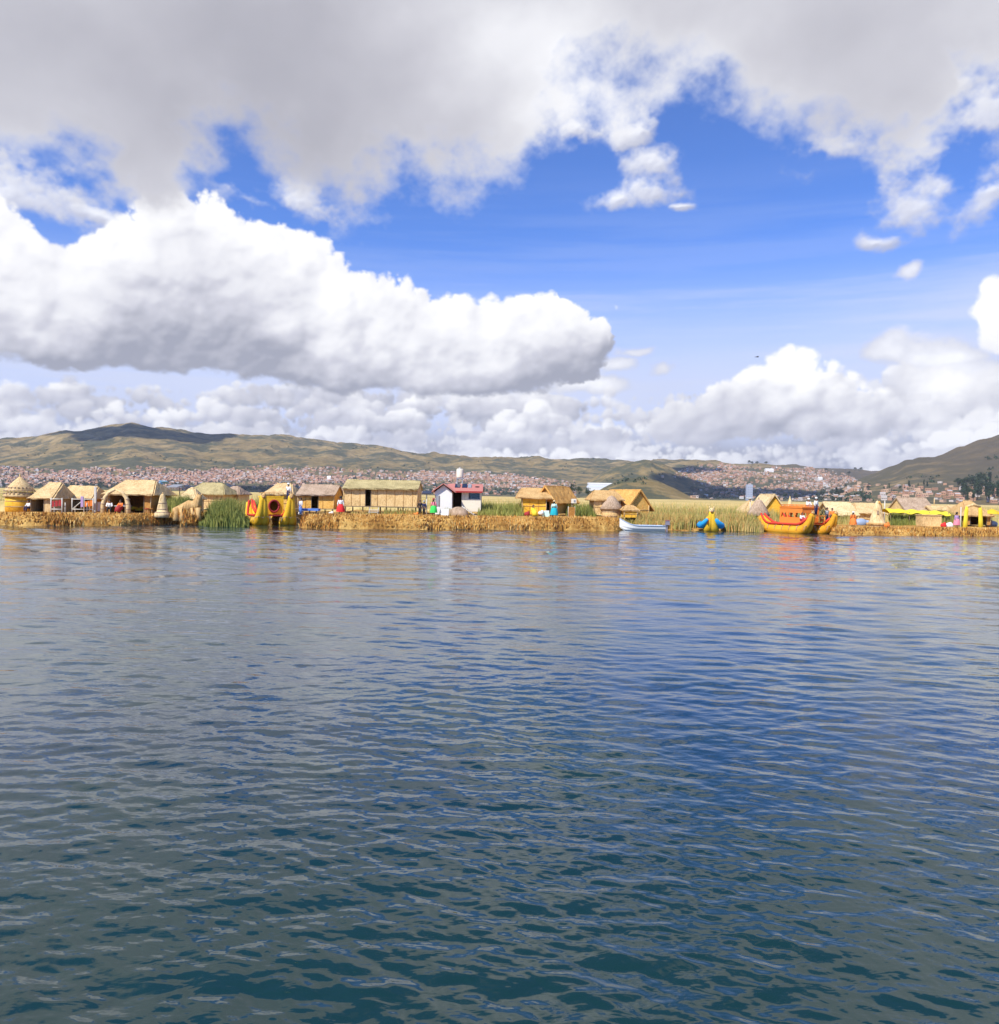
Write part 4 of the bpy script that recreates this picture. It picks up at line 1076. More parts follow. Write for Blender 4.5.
def cone_hut(label, px, wpx, yb, ye, yt, z0, wall, roof, eave_px, tiers=1, door=False, name='round_hut', D=None, knob=True):
    g = G(px, yb, z0) if not D else P3(px, yb, D)
    s = g.y/FPX; r = wpx*s/2; hw = (yb-ye)*s; hr = (ye-yt)*s; re = eave_px*s/2
    t = thing(name, label, 'hut', g+Vector((0, r, 0)))
    MB().lathe([(r, -.2), (r*1.01, hw*.5), (r, hw*1.1)], n=28, jit=.01).build('wall', MT[wall], t)
    for k in (0.33, 0.68):
        MB().lathe([(r*1.025, hw*k-.025), (r*1.03, hw*k+.025)], n=28).build('rope_band', MT['thatch_grey'], t)
    rb = MB()
    if tiers == 1:
        rb.lathe([(re*.93, hw-.12), (re, hw-.05), (re*.80, hw+hr*.25), (re*.52, hw+hr*.62), (re*.27, hw+hr*.90), (.03, hw+hr)], n=30, jit=.022)
        ro = rb.build('roof', MT[roof], t)
    else:
        rb.lathe([(re*.95, hw-.10), (re, hw), (re*.80, hw+hr*.17), (re*.76, hw+hr*.2)], n=30, jit=.02); ro = rb.build('roof', MT[roof], t)
        u = MB(); u.lathe([(re*.86, hw+hr*.23), (re*.88, hw+hr*.29), (re*.52, hw+hr*.62), (re*.20, hw+hr*.88), (.02, hw+hr)], n=30, jit=.02); u.build('upper_roof', MT[roof], ro)
        for zz, rr in ((.26, .885), (.42, .76), (.12, .91)):
            b_ = MB()
            for k in range(22):
                a = k/22*2*math.pi; b_.box((math.cos(a)*re*rr*1.005, math.sin(a)*re*rr*1.005, hw+hr*zz), (.12, .12, .09), rz=a)
            b_.build('braid', MT['thatch_grey'], ro)
    if knob:
        k = MB(); k.tube([(0, 0, hw+hr*.93), (0, 0, hw+hr+.22)], [.09, .03], 8); k.build('finial', MT[roof], ro)
    if door:
        d_ = MB(); d_.box((0, -r-.01, hw*.42), (r*.5, .1, hw*.84)); d_.build('door', MT['dark'], t)
    return t
def label_all(o, **k): pass

# ---- left island
cone_hut('tall golden round hut with tiered pointed roof at the left edge', 12, 26, 512, 496, 476, .9, 'mat_yellow', 'thatch_pale', 31, 2)
hut('leaning tent like reed hut with a dark arched mouth beside the golden round hut', 31, 52, 512.5, 497, 484, .88, d=3.6, wall='thatch_pale', roof='thatch_pale', over=(.15, .3), ridge='x', inset=.5, doors=[(.02, .62, 0, .92)], lean=.2)
hut('open fronted reed hut with white rails between the blue board and the white post', 58, 90, 512, 497, 487.5, .88, d=3.4, wall='mat_gold', roof='thatch_pale', over=(.35, .4), inset=.5, doors=[(.0, .16, 0, .95), (.34, .98, 0, .95)], windows=[(.22, .30, .55, .85)])
hut('large reed hut with open brown front and yellow blanket, behind the reed arch', 108, 151, 513, 493, 481.5, .88, d=4.4, wall='mat_brown', roof='thatch_pale', over=(.35, .45), inset=.9, doors=[(.05, .40, 0, .9), (.47, .84, 0, .95)])
hut('wide hut with greenish thatch standing behind the tall green reeds', 186, 222, 508, 493.5, 484, 1.0, d=5, wall='mat_pale', roof='thatch_green', over=(.3, .35), inset=1.1, D=86)
hut('low dark thatched hut behind the tall reeds, right of the greenish roof', 221, 238, 508, 494, 487.5, 1.0, d=4, wall='mat_pale', roof='thatch_grey', over=(.2, .3), inset=.8, D=90)
hut('small whitish dome roofed hut behind the shaggy reed figure', 180, 195, 512, 498, 489, 1.0, d=2.2, wall='cream_straw', roof='cream_straw', over=(.2, .2), inset=.75, D=76)
hut('pale tan hut half hidden behind the yellow reed boat', 266, 290, 512, 494, 484.5, .9, d=4.6, wall='mat_gold', roof='thatch_pale', over=(.3, .3), inset=.8, D=84)
# ---- central island
hut('square hut with grey brown roof and dark doorway right of the yellow reed boat', 298, 334, 511, 494.5, 486, .9, d=4.2, wall='mat_gold', roof='thatch_grey', over=(.15, .35), doors=[(.37, .56, 0, .97)], stilts=.25, D=79)
hut('longest reed hut, straw coloured with pale green roof and narrow dark doorway', 343.5, 417, 512, 488.5, 481.5, .9, d=4.2, wall='mat_pale', roof='thatch_green', over=(.12, .35), doors=[(.295, .37, 0, .97)], stilts=.55, D=78)
hut('yellow walled reed hut with brown thatch behind the person in turquoise', 522, 546, 514.5, 497.5, 489.5, .9, d=4.2, wall='mat_yellow', roof='thatch', over=(.55, .35), inset=.5, D=79)
hut('steep gabled reed hut turned sideways, attached right of the yellow walled hut', 550, 567, 514, 499, 487.5, .9, d=5.2, wall='mat_gold', roof='thatch_orange', over=(.35, .45), ridge='y', rz=R(-28), doors=[(.28, .72, 0, .8)], D=80)
hut('tan reed hut left of the grey coned round hut, under a shaggy roof', 594, 620, 514.5, 499.5, 492, .9, d=4.4, wall='mat_pale', roof='thatch', over=(.4, .35), inset=.6, D=81)
hut('large gabled reed hut with bright orange brown roof, right of the grey coned hut', 617, 640, 514.5, 505, 491, .9, d=5.4, wall='mat_gold', roof='thatch_orange', over=(.5, .3), ridge='y', rz=R(24), D=82)
hut('knee high reed shelter under the orange brown gable', 624, 637, 517.5, 510.5, 507, .8, d=1.6, wall='mat_yellow', roof='thatch', over=(.15, .15), inset=.35, D=78.5)
cone_hut('round hut with grey coned thatch on the central island', 612.5, 19, 520, 508.5, 495.5, .8, 'mat_pale', 'thatch_grey', 24, door=False, knob=False)
# ---- right side
cone_hut('grey coned round hut in the reeds left of the orange reed boat', 760.5, 15, 525, 515, 499, .1, 'mat_pale', 'thatch_grey', 23, knob=True, D=80)
hut('pale straw tent hut behind the grey coned round hut', 745, 765, 521, 513, 501, .5, d=4.0, wall='thatch_pale', roof='thatch_pale', over=(.1, .2), inset=1.2, D=87)
hut('bright yellow tent shaped hut between the grey cone and the orange reed boat', 763, 784, 521, 510, 495.5, .6, d=4.6, wall='mat_yellow', roof='cream_straw', over=(.1, .3), ridge='y', D=90)
hut('cream reed hut with sloping roof right behind the orange reed boat', 832, 856, 526, 514.5, 503.5, .6, d=4.2, wall='mat_pale', roof='cream_straw', over=(.25, .3), D=88)
hut('low pale hut between the cream hut and the tall straw tipi', 858, 884, 525, 513, 504.5, .6, d=4.0, wall='mat_pale', roof='thatch_pale', over=(.15, .3), inset=.5, D=95)
hut('hut with tall pinkish thatch roof behind the yellow canopy', 906, 934, 525, 511, 499, .6, d=4.6, wall='mat_pale', roof='thatch_grey', over=(.15, .3), D=98)
hut('low straw roofed hut behind the right end of the yellow canopy', 936, 959, 525, 514.5, 507.5, .6, d=4.0, wall='mat_pale', roof='thatch_pale', over=(.2, .3), D=96)
hut('rounded straw hut behind the yellow draped arch', 966, 990, 525, 514.5, 502.5, .6, d=4.2, wall='mat_brown', roof='thatch', over=(.2, .35), inset=1.0, doors=[(.15, .85, 0, .9)], D=86)
hut('pale roofed hut on the right island beyond the white post', 953, 970, 522, 511, 507, .6, d=3.6, wall='mat_gold', roof='thatch_pale', over=(.2, .3), inset=.5, D=92)

# ---- white building with red roof
def white_house():
    g = P3(459, 515.5, 80); s = 80/FPX
    t = thing('toilet_block', 'white building with red sheet roof and white water tank on top', 'building', g)
    # left gabled room (ridge runs back to front, gable to the left)
    zb = .45; hw = 23.6*s
    w_ = MB()
    L, Rr, F, B = -22*s, 22*s, -1.6, 1.9
    xd0, xd1, xe = -5.5*s, 3.2*s, Rr
    w_.box(((L+xd0)/2, F, (zb+hw)/2), (xd0-L, .12, hw-zb))
    w_.box(((xd1+10*s)/2, F, (zb+hw)/2), (10*s-xd1, .12, hw-zb))
    w_.box(((10*s+xe)/2, F, zb+(hw-zb)*.32), (xe-10*s, .12, (hw-zb)*.64))
    w_.box(((10*s+xe)/2, F, hw-.05), (xe-10*s, .12, .1))
    w_.box(((L+Rr)/2, B, (zb+hw)/2), (Rr-L, .12, hw-zb))
    for x in (L+.06, Rr-.06): w_.box((x, (F+B)/2, (zb+hw)/2), (.12, B-F-.12, hw-zb))
    w_.box((xd0-.05, .1, (zb+hw)/2), (.1, B-F-.4, hw-zb))
    w_.box(((xd1+.06), .1, (zb+hw)/2), (.1, B-F-.4, hw-zb))
    w_.build('wall', MT['offwhite'], t)
    wl = MB()  # projecting gable porch, whiter
    gx0, gx1 = -22*s, -5.6*s; gy = F-1.3; mid_ = (gx0+gx1)/2
    wl.add([(gx0, gy, zb-.3), (gx1, gy, zb-.3), (gx1, gy, hw-.05), (mid_, gy, hw+6.2*s), (gx0, gy, hw-.05), (gx0, F-.07, zb-.3), (gx1, F-.07, zb-.3), (gx1, F-.07, hw-.05), (mid_, F-.07, hw+6.2*s), (gx0, F-.07, hw-.05)],
           [(0, 1, 2, 3, 4), (9, 8, 7, 6, 5), (0, 5, 6, 1), (1, 6, 7, 2), (2, 7, 8, 3), (3, 8, 9, 4), (4, 9, 5, 0)])
    wl.build('gable_wall', MT['white'], t)
    wn = MB(); wn.box((gx0+2.4*s, gy-.03, hw*.62), (3.4*s, .05, hw*.42)); wo_ = wn.build('window', MT['grey'], t)
    fr = MB()
    for q in (-1, 1): fr.box((gx0+2.4*s+q*1.7*s, gy-.055, hw*.62), (.05, .05, hw*.42+.05))
    fr.build('window_frame', MT['wood'], wo_)
    dr = MB(); dr.box(((xd0+xd1)/2, F+.45, (zb+hw)/2), (xd1-xd0-.1, .05, hw-zb-.1)); dr.build('door', MT['dark'], t)
    ww = MB(); ww.box(((10*s+xe)/2, F+.12, zb+(hw-zb)*.8), (xe-10*s-.2, .04, (hw-zb)*.34)); ww.build('window', MT['panel'], t)
    rf = MB()
    # main roof, ridge along x; small cross gable on the left
    rf.slab([(L-.3, F-.55, hw+.02), (Rr+.2, F-.55, hw+.02), (Rr+.15, .2, hw+7.5*s), (L+1.2, .2, hw+7.5*s)], .07, nu=12, nv=3, jit=.0, fringe=0)
    rf.slab([(Rr+.2, B+.4, hw+.02), (L-.3, B+.4, hw+.02), (L+1.2, .2, hw+7.5*s), (Rr+.15, .2, hw+7.5*s)], .07, nu=12, nv=3, jit=0, fringe=0)
    rf.slab([(gx0-.35, .6, hw-.1), (gx0-.35, gy-.4, hw-.1), (mid_, gy-.4, hw+7.2*s), (mid_, .6, hw+7.2*s)], .07, nu=6, nv=2, jit=0, fringe=0)
    rf.slab([(gx1+.35, gy-.4, hw-.1), (gx1+.35, .6, hw-.1), (mid_, .6, hw+7.2*s), (mid_, gy-.4, hw+7.2*s)], .07, nu=6, nv=2, jit=0, fringe=0)
    ro = rf.build('roof', MT['red_roof'], t)
    fa = MB(); fa.box(((L+Rr)/2, F-.58, hw), (Rr-L+.3, .05, .14)); fa.build('fascia', MT['maroon'], ro)
    for k, x in enumerate((-1.5*s, 5.5*s, 10.5*s)):
        p_ = MB(); p_.box((x, -.75, hw+5.0*s+.10), (5.0*s if k < 2 else 3.4*s, .9, .05), rx=R(24)); p_.build('solar_panel', MT['panel'] if k < 2 else MT['grey'], ro)
    bd = MB(); bd.ball((18*s, -.7, hw+4.2*s), .30, 12, sc=(1.1, 1, .6)); bd.build('black_basin', MT['black'], ro)
    # stand and tank
    tk = thing('water_tank', 'white cylindrical water tank on the red roofed building', 'water tank', g+Vector((-.2*s, .9, 0)))
    zt = (514.5-477.5)*s
    st = MB()
    for x in (-2.6*s, 2.6*s):
        for y in (-2.6*s, 2.6*s): st.tube([(x, y, 0), (x, y, zt)], .05, 6)
    st.box((0, 0, zt), (6.6*s, 6.6*s, .1)); st.build('stand', MT['grey'], tk)
    MB().lathe([(3.5*s, zt+.06), (3.6*s, zt+2*s), (3.5*s, zt+9*s), (3.0*s, zt+10*s)], n=20).build('tank', MT['offwhite'], tk)
    MB().lathe([(1.6*s, zt+10*s), (1.6*s, zt+11*s), (.9*s, zt+11.2*s)], n=14).build('lid', MT['grey'], tk)
    # plank ramp
    rp = thing('ramp', 'plank ramp sloping up to the doorway of the white building', 'ramp', g+Vector((8*s, -2.4, 0)))
    b = MB(); 
    for q in range(7): b.box((q*.22-.2, .0, .85-q*.15), (.28, 1.0, .05), 0)
    b.build('planks', MT['pole'], rp)
    r2 = MB()
    for y in (-.5, .5): r2.tube([(-.4, y, .98), (1.4, y, -.3)], .045, 6)
    r2.build('stringer', MT['pole'], rp)
white_house()
# ---------------------------------------------------------------- reed boats
def hull(mb, L, r, rise, bow=1.3, stern=0.9, twin=True, sink=.12, bend=1.2):
    """a bundle boat pointing to local -y: two fat rolls side by side, drawn in at both raised ends"""
    for sx in ((-1, 1) if twin else (0,)):
        pts, rad = [], []
        N = 26
        for i in range(N+1):
            u = i/N; y = L/2-u*L
            k = max(0, (u-.66)/.34); ks = max(0, (.25-u)/.25)
            z = r*.75-sink + rise*bow*k**1.55 + rise*stern*ks**2
            y += k**1.6*L*.17
            wd = 1-.74*k**1.1-.50*ks**1.8
            pts.append((sx*r*.62*wd, y, z)); rad.append(r*max(.26, (1-.66*k**.95)-.45*ks**1.5))
        mb.tube(pts, rad, 14, jit=.012)
    return mb
def puma_head(parent, c, sc_, m_face, m_dark, rz=0):
    h = MB(); c = Vector(c)
    h.ball(c, .34*sc_, 12, sc=(1, .95, .95)); h.ball(c+Vector((0, -.30, -.09))*sc_, .19*sc_, 10, sc=(1.1, 1, .8))
    ho = h.build('head', m_face, parent)
    e = MB()
    for s in (-1, 1): e.tube([c+Vector((s*.22, 0, .24))*sc_, c+Vector((s*.29, 0, .50))*sc_], [.11*sc_, .03*sc_], 7)
    e.build('ears', m_face, ho)
    e = MB()
    for s in (-1, 1): e.ball(c+Vector((s*.14, -.30, .08))*sc_, .055*sc_, 7)
    e.ball(c+Vector((0, -.48, -.04))*sc_, .06*sc_, 7); e.build('eyes_and_nose', m_dark, ho)
    e = MB(); e.tube([c+Vector((-.13, -.44, -.16))*sc_, c+Vector((0, -.49, -.18))*sc_, c+Vector((.13, -.44, -.16))*sc_], .025*sc_, 5); e.build('mouth', MT['maroon'], ho)
BY = straw('boat_yellow', (0.82, 0.45, 0.02), (0.90, 0.58, 0.05), (0.38, 0.19, 0.02), scale=8, along=(2.5, .08, 2.5))
BO = straw('boat_amber', (0.74, 0.31, 0.015), (0.82, 0.41, 0.03), (0.42, 0.15, 0.01), scale=8, along=(2.5, .08, 2.5))
RD = plain('boat_red', (0.62, 0.05, 0.025), .7); DR = plain('boat_dark_red', (0.30, 0.025, 0.03), .8); OR = plain('boat_orange', (0.78, 0.24, 0.035), .7)
def bands(parent, x0, L, r, ks, m_):
    pass
def catamaran(label, px, py, rz, body, L, r, gap, rise, deckm, scale=1):
    g = G(px, py, 0.0)
    t = thing('reed_catamaran', label, 'boat', g, rz)
    for sx in (-1, 1):
        h = MB(); hull(h, L, r, rise); o = h.build('hull', body, t); o.location = (sx*gap/2, 0, 0)
        rope = MB()
        for k in np.linspace(-.30, .40, 7):
            y = k*L; rope.tube([(-r*1.64, y, r*.62), (-r*1.45, y, r*1.35), (-r*.55, y, r*1.66), (0, y, r*1.35), (r*.55, y, r*1.66), (r*1.45, y, r*1.35), (r*1.64, y, r*.62)], .028, 5)
        rope.build('lashing', MT['thatch_grey'], o)
        rl = MB(); 
        for q in (-1, 1):
            pts = []
            for i in range(15):
                u = i/14; y = L*.47-u*L*.86; k = max(0, (u-.72)/.28); ks = max(0, (.22-u)/.22)
                pts.append((q*r*1.05*(1-.72*k**1.6-.6*ks**2), y+k*.9, r*1.72+rise*.50*k**1.9+rise*.70*ks**2))
            rl.tube(pts, .10, 8)
        rl.build('red_rail', RD, o)
        fl = MB(); fl.box((0, .05*L, r*1.62), (r*1.5, L*.62, .05)); fl.build('hull_floor', DR, o)
    d_ = MB(); d_.box((0, .06*L, r*1.72), (gap+.6, L*.50, .09)); d_.build('deck', deckm, t)
    return t, g
# left boat: two golden prows towards the camera
t, g = catamaran('bright yellow twin hulled reed boat with two cat headed prows at the green reeds', 271.5, 524.4, R(27), BY, 7.6, .50, 2.45, 1.85, DR)
s = g.y/FPX
for sx in (-1, 1): puma_head(t, (sx*1.225, -2.55, 2.62), .66, MT['thatch'], MT['black'])
cb = MB()   # yellow cabin front with a round opening
R0, zc = .42, 1.72
n = 28; W0, H0, Z0 = 1.72, 1.60, .95
vs, fs = [], []
for y in (-1.05, -.93):
    for k in range(n):
        a = 2*math.pi*k/n; ca, sa = math.cos(a), math.sin(a)
        vs.append((ca*R0, y, zc+sa*R0*1.2))
        m_ = max(abs(ca)/(W0/2), abs(sa)/(H0/2)); vs.append((ca/m_, y, Z0+H0/2+sa/m_))
for k in range(n):
    a, b_ = 2*k, 2*((k+1) % n); fs += [(a, b_, b_+1, a+1), (a+2*n, a+1+2*n, b_+1+2*n, b_+2*n), (a, a+2*n, b_+2*n, b_), (a+1, b_+1, b_+1+2*n, a+1+2*n)]
cb.add(vs, fs); 
cb.box((0, 1.55, 1.72), (1.6, .1, 1.5)); cb.box((-.81, .35, 1.72), (.1, 2.5, 1.5)); cb.box((.81, .35, 1.72), (.1, 2.5, 1.5)); cb.box((0, .35, 2.56), (1.8, 2.8, .12))
co = cb.build('cabin', BY, t)
rg = MB(); rg.tube([(math.cos(a)*R0*1.06, -1.10, zc+math.sin(a)*R0*1.25) for a in np.linspace(0, 2*math.pi, 25)], .09, 7); rg.build('round_window_ring', DR, co)
rr_ = MB()
for y in (-1.0, 1.6): rr_.tube([(-.85, y, 2.92), (.85, y, 2.92)], .035, 6)
for x in (-.85, .85): rr_.tube([(x, -1.0, 2.92), (x, 1.6, 2.92)], .035, 6)
for x in np.linspace(-.85, .85, 5): rr_.tube([(x, -1.0, 2.6), (x, -1.0, 2.92)], .025, 5)
rr_.build('roof_rail', MT['mat_brown'], co)
st = MB(); st.tube([(-1.25, 1.0, 1.1), (-1.35, 2.0, 1.55), (-1.3, 2.9, 2.3)], [.12, .12, .08], 8); st.build('red_side_roll', RD, t)
BOATL = (t, g)
# right boat: large, seen from its left flank
t, g = catamaran('large amber and red twin hulled reed boat with orange arcaded cabin', 802, 532.8, R(27), BO, 7.6, .50, 3.0, 1.25, OR)
BOATR = (t, g)
cb = MB(); 
for y0 in (-.2,):
    pass
def arcade(mb, p0, p1, z0, z1, n, thick=.09):
    p0, p1 = Vector(p0), Vector(p1); L = (p1-p0).length; dx = (p1-p0)/L; rz = math.atan2(dx.y, dx.x)
    for i in range(n+1):
        c = p0+dx*L*i/n; mb.box((c.x, c.y, (z0+z1)/2), (.14, thick, z1-z0), rz)
    c = (p0+p1)/2; mb.box((c.x, c.y, z1-.22), (L+.13, thick*1.06, .46), rz); mb.box((c.x, c.y, z0+.30), (L+.13, thick*1.06, .60), rz)
    for i in range(n):
        for q in (-1, 1):
            cc = p0+dx*(L*(i+.5)/n)+dx*q*(L/n*.40); mb.box((cc.x, cc.y, z1-.54), (.12, thick*.98, .24), rz)
hx, y0, y1, z0, z1 = 1.05, -.9, 1.7, .88, 2.35
arcade(cb, (-hx, y1, 0), (-hx, y0, 0), z0, z1, 3); arcade(cb, (hx, y0, 0), (hx, y1, 0), z0, z1, 3); arcade(cb, (-hx+.1, y0+.02, 0), (hx-.1, y0+.02, 0), z0, z1, 3); arcade(cb, (hx-.1, y1-.02, 0), (-hx+.1, y1-.02, 0), z0, z1, 3)
co = cb.build('cabin', OR, t)
rf = MB(); rf.box((0, (y0+y1)/2, z1+.06), (2*hx+.2, y1-y0+.2, .10)); rf.build('cabin_roof', OR, co)
rl = MB()
for a, b_ in (((-hx, y0), (-hx, y1)), ((-hx, y1), (hx, y1)), ((hx, y1), (hx, y0)), ((hx, y0), (-hx, y0))):
    for zz in (.16, .30): rl.tube([(a[0], a[1], z1+zz), (b_[0], b_[1], z1+zz)], .04, 6)
    for i in range(5):
        f = i/5; rl.tube([(a[0]+(b_[0]-a[0])*f, a[1]+(b_[1]-a[1])*f, z1+.1), (a[0]+(b_[0]-a[0])*f, a[1]+(b_[1]-a[1])*f, z1+.3)], .03, 5)
rl.build('roof_rail', OR, co)
rd_ = MB(); rd_.box((.2, -1.5, 1.66), (1.7, .6, .08)); [rd_.tube([(x_, y_, .8), (x_, y_, 1.64)], .05, 6) for x_ in (-.55, .95) for y_ in (-1.25, -1.75)]; rd_.build('raised_foredeck', OR, t)
pl = MB(); pl.tube([(1.7, -1.6, 1.0), (1.7, -1.6, 2.2)], .05, 6); pl.build('mast', MT['wood'], t)
for sx in (-1, 1): puma_head(t, (sx*1.5, -2.55, 1.98), .46, MT['thatch'], MT['black'])
# plants on board
bp = leafmesh('foliage', [(0, 0, .35, .35), (.1, 0, .7, .3)], 60, .07, tr2)
pt = thing('potted_plant', 'green leafy plant on the bow of the large amber reed boat', 'plant', P3(822, 519, g.y-.6)); bp.parent = pt
MB().lathe([(.16, -.25), (.22, .05)], n=12).build('pot', MT['mat_brown'], pt)

# small blue and yellow reed boat
g = G(710.5, 531.9, 0.0)
t = thing('reed_boat', 'small reed boat with yellow prow, blue rolls and a pale cat head', 'boat', g+Vector((.55, 2.0, 0)), R(-13))
h = MB(); hull(h, 4.6, .46, 1.1, bow=1.5); h.build('hull', BY, t)
for q in (-1, 1):
    b_ = MB(); b_.tube([(q*.95, 1.9, .75), (q*1.02, .6, .52), (q*.85, -.9, .55), (q*.42, -1.75, 1.15)], [.16, .30, .30, .14], 12); b_.build('blue_roll', plain('boat_blue', (0.02, .33, .68), .7), t)
puma_head(t, (0, -1.45, 2.0), .78, MT['cream_straw'], MT['black'])
ca = MB(); ca.tube([(-.3, -1.6, .7), (-.3, -1.65, 1.3)], .06, 6); ca.build('paddle', MT['orange'], t)

# white motor boat
g = G(643, 531.0, 0.0)
t = thing('motor_boat', 'long narrow white motor boat moored at the end of the central island', 'boat', g+Vector((0, .6, 0)), R(-2))
N = 18; vs, fs = [], []
s = g.y/FPX; L = 45*s
sec = []
for i in range(N+1):
    u = i/N; x = -L/2+u*L; k = max(0, (.38-u)/.38)
    bw = .72*(1-k**2.2)+.02; zt = .50+.62*k**1.7; zb = -.22+.55*k**3
    ring = [(x, -bw, zt), (x, -bw*.88, zt*.45), (x, -bw*.35, zb), (x, bw*.35, zb), (x, bw*.88, zt*.45), (x, bw, zt), (x, bw*.86, zt-.03), (x, bw*.7, max(zb+.1, .1)), (x, -bw*.7, max(zb+.1, .1)), (x, -bw*.86, zt-.03)]
    vs += ring
for i in range(N):
    for q in range(10): fs.append((i*10+q, i*10+(q+1) % 10, (i+1)*10+(q+1) % 10, (i+1)*10+q))
fs.append(tuple(range(10))); fs.append(tuple(N*10+q for q in range(9, -1, -1)))
hb = MB(); hb.add(vs, fs); ho = hb.build('hull', MT['white'], t)
gw = MB()
for q in (-1, 1): gw.tube([(-L/2+i/N*L, q*(.72*(1-max(0, (.38-i/N)/.38)**2.2)+.03), .50+.62*max(0, (.38-i/N)/.38)**1.7) for i in range(N+1)], .035, 6)
gw.build('gunwale', plain('boat_trim_blue', (.35, .45, .60), .5), ho)
for x in (-.8, .3, 1.3):
    b_ = MB(); b_.box((x, 0, .38), (.28, 1.25, .05)); b_.build('bench', MT['white'], t)
om = MB(); om.box((L/2+.28, 0, .78), (.42, .34, .42), top=.8); om.box((L/2+.22, 0, .25), (.16, .14, .8)); om.box((L/2+.06, 0, .52), (.2, .3, .14)); mo = om.build('outboard_motor', plain('outboard_grey', (.22, .20, .24), .4), t)
om = MB(); om.box((L/2+.28, 0, 1.0), (.44, .36, .06)); om.build('motor_cowl', plain('cowl_red', (.35, .12, .12), .4), mo)

# ---------------------------------------------------------------- things on the left island
def lean_board(label, name, px, y0, y1, wpx, m_, z0=.88, cat='board', tilt=0.0, D=None):
    g = G(px, y1, z0) if not D else P3(px, y1, D); s = g.y/FPX
    t = thing(name, label, cat, g)
    MB().box((0, 0, (y1-y0)*s/2), (wpx*s, .07, (y1-y0)*s), rx=tilt).build('panel', m_, t)
    f = MB()
    for q in (-1, 1): f.tube([(q*wpx*s/2, .05, -.2), (q*wpx*s/2, .05, (y1-y0)*s+.05)], .035, 6)
    f.build('post', MT['pole'], t)
    return t
lean_board('light blue upright board at the mouth of the tent like hut', 'standing_board', 48, 496, 512.5, 3.2, MT['skyblue'])
t = lean_board('tall pinkish white post left of the reed arch', 'standing_board', 95, 487, 513, 1.9, MT['pole'])
lean_board('short mauve cloth strip hanging on the rails of the open hut', 'cloth_strip', 82, 496.5, 507, 2.4, MT['purple'], D=69, cat='cloth')
for k, (xa, xb, lb) in enumerate([(51, 62, 'white wooden rail rack nearest the light blue board'), (72, 84, 'white wooden rail rack with crossed legs in front of the open hut'), (84, 93, 'white wooden rail rack beside the tall pinkish post')]):
    g = G((xa+xb)/2, 513, .88); s = g.y/FPX; w = (xb-xa)*s
    t = thing('rack', lb, 'rack', g)
    for q in (-1, 1):
        p_ = MB(); p_.tube([(q*w/2, 0, -.2), (q*w/2, 0, 1.3)], .05, 6); p_.tube([(q*w/2, .5, -.2), (q*w/2, .5, .9)], .045, 6); p_.build('leg', MT['pole'], t)
    r_ = MB(); r_.tube([(-w/2, 0, .32), (w/2, 0, .32)], .045, 6); r_.tube([(-w/2, 0, 1.2), (w/2, 0, 1.2)], .04, 6)
    if k == 1: r_.tube([(-w/2, 0, .3), (w/2, 0, 1.2)], .04, 6)
    r_.build('rail', MT['pole'], t)
    c_ = MB()
    for q in range(3): c_.box((-w/3+q*w/3.2, .03, .78+.04*q), (w/4.2, .05, .5))
    c_.build('hanging_cloth', [MT['maroon'], MT['dark'], MT['orange']][k], t)
# reed arch
g = G(115.5, 513.5, .88); s = g.y/FPX
t = thing('reed_arch', 'arch of two curved reed horns joined on top, before the large hut', 'arch', g)
for q in (-1, 1):
    p_ = MB(); pts = [(q*(13.2-.5)*s, 0, -.3), (q*12.6*s, 0, 9*s), (q*10.6*s, 0, 16*s), (q*6.5*s, 0, 21*s), (q*.6*s, 0, 23.6*s)]
    p_.tube(pts, [.20, .19, .17, .14, .08], 10, jit=.03); p_.build('horn', MT['cream_straw'], t)
    b_ = MB()
    for z in (4, 9, 14): b_.tube([(q*(12.7-z*.04)*s, 0, z*s), (q*(12.7-z*.04)*s, 0, z*s+.08)], .205, 10)
    b_.build('binding', MT['thatch_grey'], t)
# conical reed tower
g = G(159, 515.3, .82); s = g.y/FPX
t = thing('reed_tower', 'pale conical reed tower with flared banded foot, right of the large hut', 'tower', g+Vector((0, .7, 0)))
MB().lathe([(8.0*s, -.2), (7.6*s, 2*s), (5.6*s, 3.4*s), (4.6*s, 9*s), (3.2*s, 16*s), (2.2*s, 20*s), (.05, 21.5*s)], n=22, jit=.015).build('cone', MT['cream_straw'], t)
b_ = MB()
for z, r in ((2.6, 7.2), (6, 5.3), (12, 4.2)): b_.lathe([(r*s, z*s-.03), (r*s, z*s+.05)], n=22)
b_.build('binding', MT['thatch_grey'], t)
MB().tube([(0, 0, 20.5*s), (0, 0, 23*s)], [.08, .02], 6).build('tip', MT['thatch'], t)
# shaggy reed figure
g = P3(185, 517.5, 69.3); s = g.y/FPX
t = thing('reed_figure', 'shaggy straw animal figure crouching at the edge beside the green reeds', 'sculpture', g+Vector((0, .6, 0)))
b_ = MB(); b_.tube([(-13*s, 0, .1), (-12*s, 0, 6*s), (-6*s, 0, 8*s), (2*s, 0, 11*s), (9*s, 0, 12*s), (11*s, 0, 19*s), (12*s, 0, 23*s)], [.30, .38, .42, .52, .50, .34, .16], 12, jit=.12); bo = b_.build('body', MT['thatch'], t)
for x in (-11, -5, 6, 11):
    l_ = MB(); l_.tube([(x*s, -.2, 9*s), (x*s+.1, -.35, 3*s), (x*s+.15, -.45, -.3)], [.30, .22, .30], 8, jit=.1); l_.build('leg', MT['thatch'], t)
e_ = MB(); 
for q in (-1, 1): e_.tube([(12*s+q*.14, 0, 22*s), (12*s+q*.22, 0, 25*s)], [.09, .02], 6)
e_.build('ears', MT['thatch'], bo)
P_ = []
